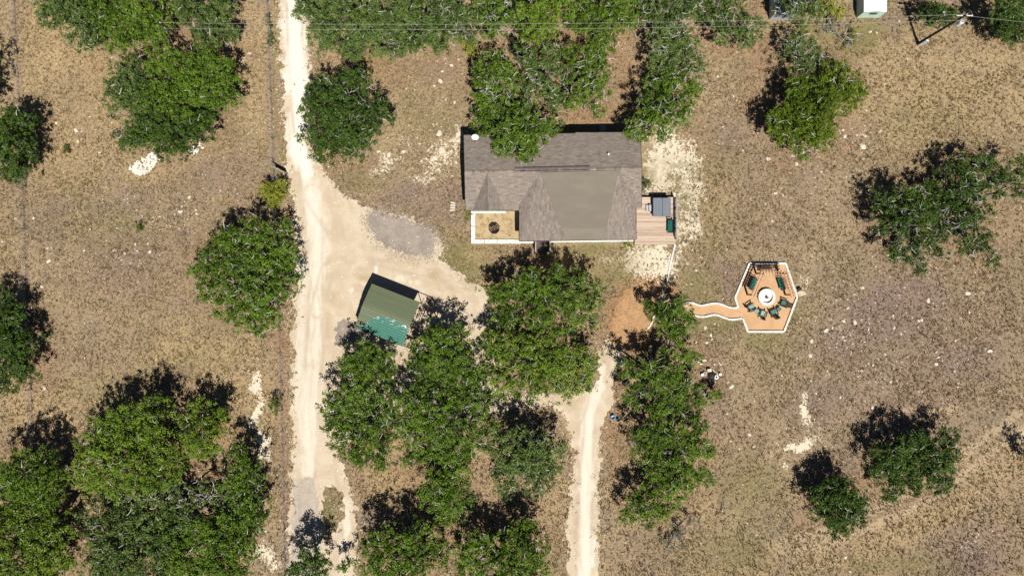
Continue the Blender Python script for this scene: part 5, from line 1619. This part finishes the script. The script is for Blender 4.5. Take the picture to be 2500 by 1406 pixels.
tree('central oak of the grove south of the carport', [(1012, 962, 42), (1080, 962, 48), (1032, 1040, 48), (1100, 1040, 48), (1160, 1000, 42), (1002, 1108, 30), (1060, 1108, 38), (1110, 1120, 32), (1180, 1062, 36), (985, 1030, 34), (1045, 1000, 40), (1130, 960, 34), (1140, 1085, 32), (1190, 960, 28)], 7.2, 'oak', .98, 12)
tree('separate round oak east of the grove, beside the pale track', [(1250, 1100, 40), (1300, 1108, 40), (1340, 1092, 32), (1240, 1150, 34), (1300, 1160, 40), (1368, 1085, 14), (1348, 1135, 26), (1235, 1185, 22), (1272, 1065, 28), (1320, 1185, 20), (1280, 1130, 38)], 6.6, 'oakgrey', 1.0, 12)
tree('slim oak below the grove, reaching to the lower dry clearing', [(1078, 1180, 36), (1110, 1162, 34), (1062, 1208, 36), (1102, 1222, 40), (1140, 1215, 20), (1090, 1250, 30)], 6.8, 'oak', 1.05, 7)
tree('bottom edge oak in the centre left', [(932, 1330, 42), (992, 1318, 46), (1042, 1312, 40), (950, 1380, 42), (1020, 1378, 44), (1070, 1350, 32), (905, 1375, 26), (985, 1400, 40)], 6.8, 'oak', 1.05, 7)
tree('bottom edge oak in the centre right', [(1150, 1332, 38), (1205, 1342, 30), (1262, 1312, 36), (1302, 1335, 36), (1250, 1368, 42), (1182, 1380, 40), (1312, 1378, 26), (1130, 1380, 32), (1220, 1400, 36), (1180, 1310, 22), (1285, 1290, 24), (1290, 1400, 36)], 7.0, 'oak', 1.0, 10)
tree('small oak at the bottom end of the driveway', [(745, 1372, 36), (790, 1370, 30), (722, 1395, 28), (770, 1398, 34), (752, 1350, 20)], 6.0, 'oakdark', 1.0, 6)
tree('little oak sapling beside the bottom of the driveway', [(838, 1388, 16), (850, 1378, 10)], 3.2, 'oak', 1.0, 2)
# --- east of the track
tree('oak over the start of the patio path', [(1640, 770, 34), (1680, 782, 24), (1612, 762, 28), (1650, 815, 28), (1582, 745, 16), (1665, 745, 20), (1625, 795, 24)], 5.4, 'oak', 1.1, 4)
tree('dark oak between the patio path and the junk pile', [(1665, 868, 28), (1694, 876, 16), (1530, 900, 26), (1560, 940, 36), (1618, 920, 42), (1640, 978, 40), (1590, 1000, 36), (1680, 1000, 34), (1545, 975, 24), (1700, 948, 22), (1620, 870, 22), (1585, 890, 28), (1655, 930, 34)], 6.4, 'oak', 1.08, 7)
tree('slender oak limb with light foliage south of the junk pile', [(1738, 972, 18), (1758, 960, 12), (1716, 985, 14)], 3.4, 'oakyellow', .9, 3)
tree('large oak at the lower right side of the pale track', [(1602, 1062, 42), (1660, 1062, 42), (1704, 1045, 28), (1702, 1100, 38), (1642, 1128, 46), (1584, 1118, 40), (1708, 1158, 30), (1650, 1188, 40), (1592, 1200, 34), (1562, 1070, 24), (1728, 1098, 18), (1670, 1160, 36), (1620, 1160, 36)], 6.8, 'oak', 1.12, 6)
tree('low oak at the foot of the large track side oak', [(1560, 1250, 32), (1528, 1250, 24), (1608, 1248, 30), (1642, 1232, 22), (1545, 1215, 18), (1580, 1272, 16)], 5.0, 'oak', 1.1, 4)
tree('grey wispy shrub in the grass below the track side oaks', [(1652, 1290, 24), (1690, 1272, 20), (1632, 1328, 20), (1660, 1320, 16)], 1.8, 'drybrush', .28, 16, 'dead shrub', 'dead_shrub', leaf=.11)
tree('small dark shrub against the house wall north of the deck', [(1577, 452, 10), (1582, 445, 7)], 1.3, 'oakdark', 1.3, 0, 'shrub', 'shrub', leaf=.1, clump=.5)
tree('green weeds at the corner of the white block wall', [(1143, 520, 7), (1143, 530, 6)], .5, 'lime', 1.2, 0, 'plant', 'weed_clump', leaf=.09, clump=.4)
tree('green weeds below the house eave beside the deck', [(1531, 597, 9), (1540, 600, 6)], .5, 'lime', .9, 0, 'plant', 'weed_clump', leaf=.09, clump=.4)
tree('narrow green bush on the fence line at the top of the drive', [(657, 60, 6), (659, 90, 8), (660, 106, 9), (655, 40, 5)], 1.5, 'oakgrey', 1.1, 1, 'bush', 'bush', leaf=.1, clump=.5)


# ------------------------------------------------------------------ grass tussocks (real little blades) and stones
def keepout(x, y, pad=0.15):
    m = np.ones(len(x), bool)
    for poly in (DRIVE, PAD, [(1149, 300), (1570, 300), (1660, 478), (1660, 600), (1545, 600), (1149, 596)]):
        sd = sdpoly(x, y, G(poly)) + (0.5 * 1.6 * fbm(x * 1.15, y * 1.15, 5, 5) if poly is DRIVE else 0)
        m &= sd < -pad if poly is not DRIVE else sd < rng.exponential(.28, len(x)) - .2
    isl = sdpoly(x, y, G(ISLAND)) > 0
    m &= sdpoly(x, y, G(SOIL)) < .2
    hs = sdpoly(x, y, G([(1131, 322), (1566, 318), (1566, 480), (1655, 480), (1655, 598), (1272, 592), (1136, 516)])) > -.1
    return (m | isl) & ~hs


def grass():
    n = 150000
    x, y = rng.uniform(-65, 65, n), rng.uniform(-37.5, 37.5, n)
    d = 0.5 + 0.9 * fbm(x * .25, y * .25, 41, 4) + .5 * fbm(x * 1.2, y * 1.2, 77, 2)
    limev = np.zeros(n)
    for b in BL['lime']: limev = np.maximum(limev, blob(x, y, b))
    redv = np.zeros(n)
    for b in BL['red']: redv = np.maximum(redv, blob(x, y, b))
    keep = keepout(x, y) & (rng.random(n) < np.clip(d + .25, .12, 1) * (1 - .6 * np.clip(limev, 0, 1)) * (1 - .5 * np.clip(redv, 0, 1)))
    x, y = x[keep], y[keep]
    n = len(x)
    grn = np.zeros(n)
    for b in BL['green']: grn = np.maximum(grn, blob(x, y, b))
    east = smooth(-60, 60, x)
    h = rng.uniform(.07, .30, n) * (0.65 + .7 * rng.random(n)) * np.where(grn > .4, .6, 1)
    tint = np.clip(.42 + .35 * fbm(x * .5, y * .5, 90, 4) + rng.normal(size=n) * .2 - .08 * east, 0, .84)
    tint = np.where(rng.random(n) < .10 + .55 * np.clip(grn, 0, 1), rng.uniform(.9, 1, n), tint)
    V, F, T = [], [], []
    for k in range(4):
        a = rng.uniform(0, 2 * np.pi, n)
        lean = rng.uniform(.25, 1.0, n) * h
        wd = rng.uniform(.05, .13, n)
        bx, by = x + rng.normal(size=n) * .07, y + rng.normal(size=n) * .07
        ca, sa = np.cos(a), np.sin(a)
        p0 = np.stack([bx - sa * wd / 2, by + ca * wd / 2, np.zeros(n)], 1)
        p1 = np.stack([bx + sa * wd / 2, by - ca * wd / 2, np.zeros(n)], 1)
        p2 = np.stack([bx + ca * lean, by + sa * lean, h], 1)
        V.append(np.stack([p0, p1, p2], 1).reshape(-1, 3))
        T.append(tint)
    V = np.concatenate(V)
    F = np.arange(len(V)).reshape(-1, 3)
    o = link('dry_grass', np_mesh('dry_grass', V, F, M['tuft'], attrs={'tint': ('FACE', np.concatenate(T))}, n=3))
    tag(o, 'dry straw coloured grass tussocks across the pasture', 'grass', kind='stuff')


grass()


def rock_mesh(seed, flat):
    r = np.random.default_rng(seed)
    bm_v, bm_f = [], []
    n = 8
    rad = r.uniform(.7, 1.15, n)
    rings = ((1.0, 0.0), (.98, .35), (.72, .8), (.3, 1.0))
    for (q, z) in rings:
        for i in range(n):
            a = 2 * math.pi * i / n
            rr = rad[i] * q * r.uniform(.93, 1.07)
            bm_v.append((rr * math.cos(a) * .5, rr * math.sin(a) * .36, z * flat * r.uniform(.85, 1.1)))
    for k in range(3):
        for i in range(n):
            j = (i + 1) % n
            bm_f.append((k * n + i, k * n + j, k * n + n + j, k * n + n + i))
    bm_f.append(tuple(3 * n + i for i in range(n)))
    me = bpy.data.meshes.new('field_rock')
    me.from_pydata(bm_v, [], bm_f)
    me.materials.append(M['rock'])
    return me


ROCKS = [rock_mesh(s, .25) for s in range(10)]
def rocks(pts, label, group):
    big = max(pts, key=lambda q: q[2])
    for (px, py, s) in pts:
        c = W(px, py)
        o = link('field_rock', rnd.choice(ROCKS), None, (c.x, c.y, -.01), rnd.uniform(0, 6.28))
        k = s / PX * rnd.uniform(.9, 1.15)
        o.scale = (k, k, k * rnd.uniform(.6, 1.1))
        tag(o, label if (px, py, s) != big else 'largest ' + label, 'rock', group)


rocks([(120, 637, 14), (205, 612, 8), (365, 615, 11), (361, 596, 9), (102, 699, 11), (305, 618, 8), (277, 612, 7), (463, 481, 12), (440, 516, 13), (478, 512, 8), (480, 522, 7), (390, 529, 8), (430, 545, 6), (110, 316, 9), (138, 300, 10), (185, 318, 12), (190, 345, 8), (38, 534, 9), (5, 590, 8), (82, 532, 8), (220, 560, 6), (330, 596, 7), (250, 760, 6), (410, 700, 6), (108, 948, 13)],
      'pale limestone rock lying in the dry west field', 'rocks in the west field')
rocks([(2060, 784, 10), (2087, 787, 14), (2016, 806, 16), (2032, 800, 10), (1981, 832, 13), (1978, 868, 12), (2103, 903, 9), (2131, 892, 8), (2058, 822, 9), (2062, 830, 9), (2415, 856, 18), (2285, 888, 13), (2290, 872, 10), (2286, 859, 9), (2332, 831, 9), (2362, 716, 18), (2250, 780, 10), (2242, 783, 9), (2183, 800, 9), (2175, 932, 10), (2130, 995, 10), (1992, 960, 9), (2051, 969, 8), (1908, 916, 8), (2330, 905, 8), (2265, 734, 14), (2366, 762, 11), (2105, 702, 12), (2070, 752, 9), (2340, 935, 8), (2160, 865, 8), (2020, 905, 7), (1980, 930, 8), (2065, 1360, 12), (2075, 1394, 9), (2300, 880, 7), (2200, 815, 7), (2120, 805, 7), (2215, 870, 7), (2180, 770, 8), (1830, 1060, 12), (1840, 1090, 8), (1915, 1130, 9)],
      'pale limestone rock scattered over the stony southeast pasture', 'rocks in the southeast pasture')
rocks([(2105, 358, 20), (2148, 320, 10), (2058, 318, 9), (2062, 334, 13), (2115, 270, 7), (2080, 350, 7), (1935, 380, 11), (1875, 388, 15), (1945, 400, 12), (1893, 472, 12), (1885, 540, 8), (1940, 352, 10), (2160, 205, 7), (2195, 52, 7), (2140, 80, 8), (2125, 78, 8), (2215, 145, 6), (1790, 235, 7), (1752, 187, 9), (2005, 420, 7), (1995, 366, 12), (1960, 372, 10)],
      'pale limestone rock on the northeast slope around the juniper', 'rocks on the northeast slope')
rocks([(1075, 198, 12), (1102, 160, 10), (1120, 146, 7), (1080, 175, 9), (1012, 220, 9), (992, 218, 7), (1072, 326, 18), (985, 370, 14), (950, 378, 18), (1076, 366, 18), (1061, 386, 15), (925, 370, 12), (935, 416, 12), (1110, 250, 8), (1060, 210, 8)],
      'pale limestone rock in the lawn between the driveway oak and the house', 'rocks in the north lawn')
rocks([(1688, 897, 12), (1706, 884, 7), (1712, 888, 9), (1735, 878, 8), (1719, 880, 13), (1744, 889, 8), (1759, 889, 9), (1785, 943, 13), (1784, 1076, 12), (1778, 933, 7), (1725, 836, 12), (1735, 818, 11), (1722, 800, 10), (1738, 828, 9), (1745, 790, 7), (1700, 835, 7), (1765, 730, 6), (1690, 610, 8), (1720, 640, 7), (1700, 660, 8), (1745, 600, 7), (1805, 1095, 8), (1775, 1010, 7), (1680, 905, 6)],
      'pale limestone rock in the strip between the patio and the eastern oaks', 'rocks between patio and oaks')


def pebbles():
    n = 42000
    x, y = rng.uniform(-64, 64, n), rng.uniform(-37, 37, n)
    s = np.zeros(n)
    for k in ('stony', 'lime'):
        for b in BL[k]: s = np.maximum(s, blob(x, y, b) * (1 if k == 'stony' else .8))
    keep = keepout(x, y) & (rng.random(n) < np.clip(s, .05, 1) * np.clip(.35 + 1.1 * fbm(x * .4, y * .4, 61, 3), .05, 1))
    x, y = x[keep], y[keep]
    n = len(x)
    sz = .05 + .10 * rng.random(n) ** 3 + .10 * (rng.random(n) ** 12)
    V, F = [], []
    a0 = rng.uniform(0, 6.28, n)
    base = np.arange(n)[:, None] * 6
    P = np.zeros((n, 6, 3))
    for i in range(5):
        a = a0 + i * 2 * np.pi / 5
        q = sz * rng.uniform(.75, 1.2, n)
        P[:, i] = np.stack([x + q * np.cos(a), y + q * np.sin(a) * .8, np.full(n, -.01)], 1)
    P[:, 5] = np.stack([x, y, sz * .65], 1)
    F = np.stack([np.stack([base[:, 0] + i, base[:, 0] + (i + 1) % 5, base[:, 0] + 5], 1) for i in range(5)], 1).reshape(-1, 3)
    o = link('limestone_gravel', np_mesh('limestone_gravel', P.reshape(-1, 3), F, M['rock'], n=3))
    tag(o, 'small pale limestone chips strewn over the pasture', 'gravel', kind='stuff')


pebbles()


def chips(name, polys, n, mat, label, lo, hi, seed):
    r = np.random.default_rng(seed)
    pts = []
    for poly in polys:
        P = np.array(G(poly))
        a, b = P.min(0) - 1, P.max(0) + 1
        x, y = r.uniform(a[0], b[0], n), r.uniform(a[1], b[1], n)
        sd = sdpoly(x, y, G(poly))
        k = (sd > -1.2) & (r.random(n) < np.exp(-np.abs(sd) / .55) * .9 + .12 * (sd > 0))
        pts.append(np.stack([x[k], y[k]], 1))
    q = np.concatenate(pts)
    m = len(q)
    sz = r.uniform(lo, hi, m)
    a0 = r.uniform(0, 6.28, m)
    P = np.zeros((m, 5, 3))
    for i in range(4):
        a = a0 + i * np.pi / 2
        s_ = sz * r.uniform(.7, 1.2, m)
        P[:, i] = np.stack([q[:, 0] + s_ * np.cos(a), q[:, 1] + s_ * np.sin(a), np.full(m, .002)], 1)
    P[:, 4] = np.stack([q[:, 0], q[:, 1], sz * .6 + .01], 1)
    base = np.arange(m) * 5
    F = np.stack([np.stack([base + i, base + (i + 1) % 4, base + 4], 1) for i in range(4)], 1).reshape(-1, 3)
    o = link(name, np_mesh(name, P.reshape(-1, 3), F, mat, n=3))
    tag(o, label, 'gravel', kind='stuff')


chips('driveway_gravel', [DRIVE], 40000, M['whitegravel'], 'pale loose gravel chips along the driveway edges', .04, .10, 71)
chips('soil_clods', [SOIL], 14000, M['redsoil'], 'loose orange soil scattered over the grass around the bare path', .05, .13, 73)
chips('grey_gravel', [Z4([(1010, 220), (1090, 170), (1200, 190), (1450, 270), (1700, 370), (1800, 440), (1780, 500), (1730, 560), (1740, 640), (1680, 670), (1450, 650), (1250, 570), (1120, 480), (1020, 310)])], 9000, M['greygravel'], 'loose grey gravel around the grey parking patch', .04, .09, 72)
print('leaf cards', LEAVES, 'tris', sum(sum(len(p.vertices) - 2 for p in m.polygons) for m in set(o.data for o in S.objects if o.type == 'MESH') if len(m.polygons) > 1000))
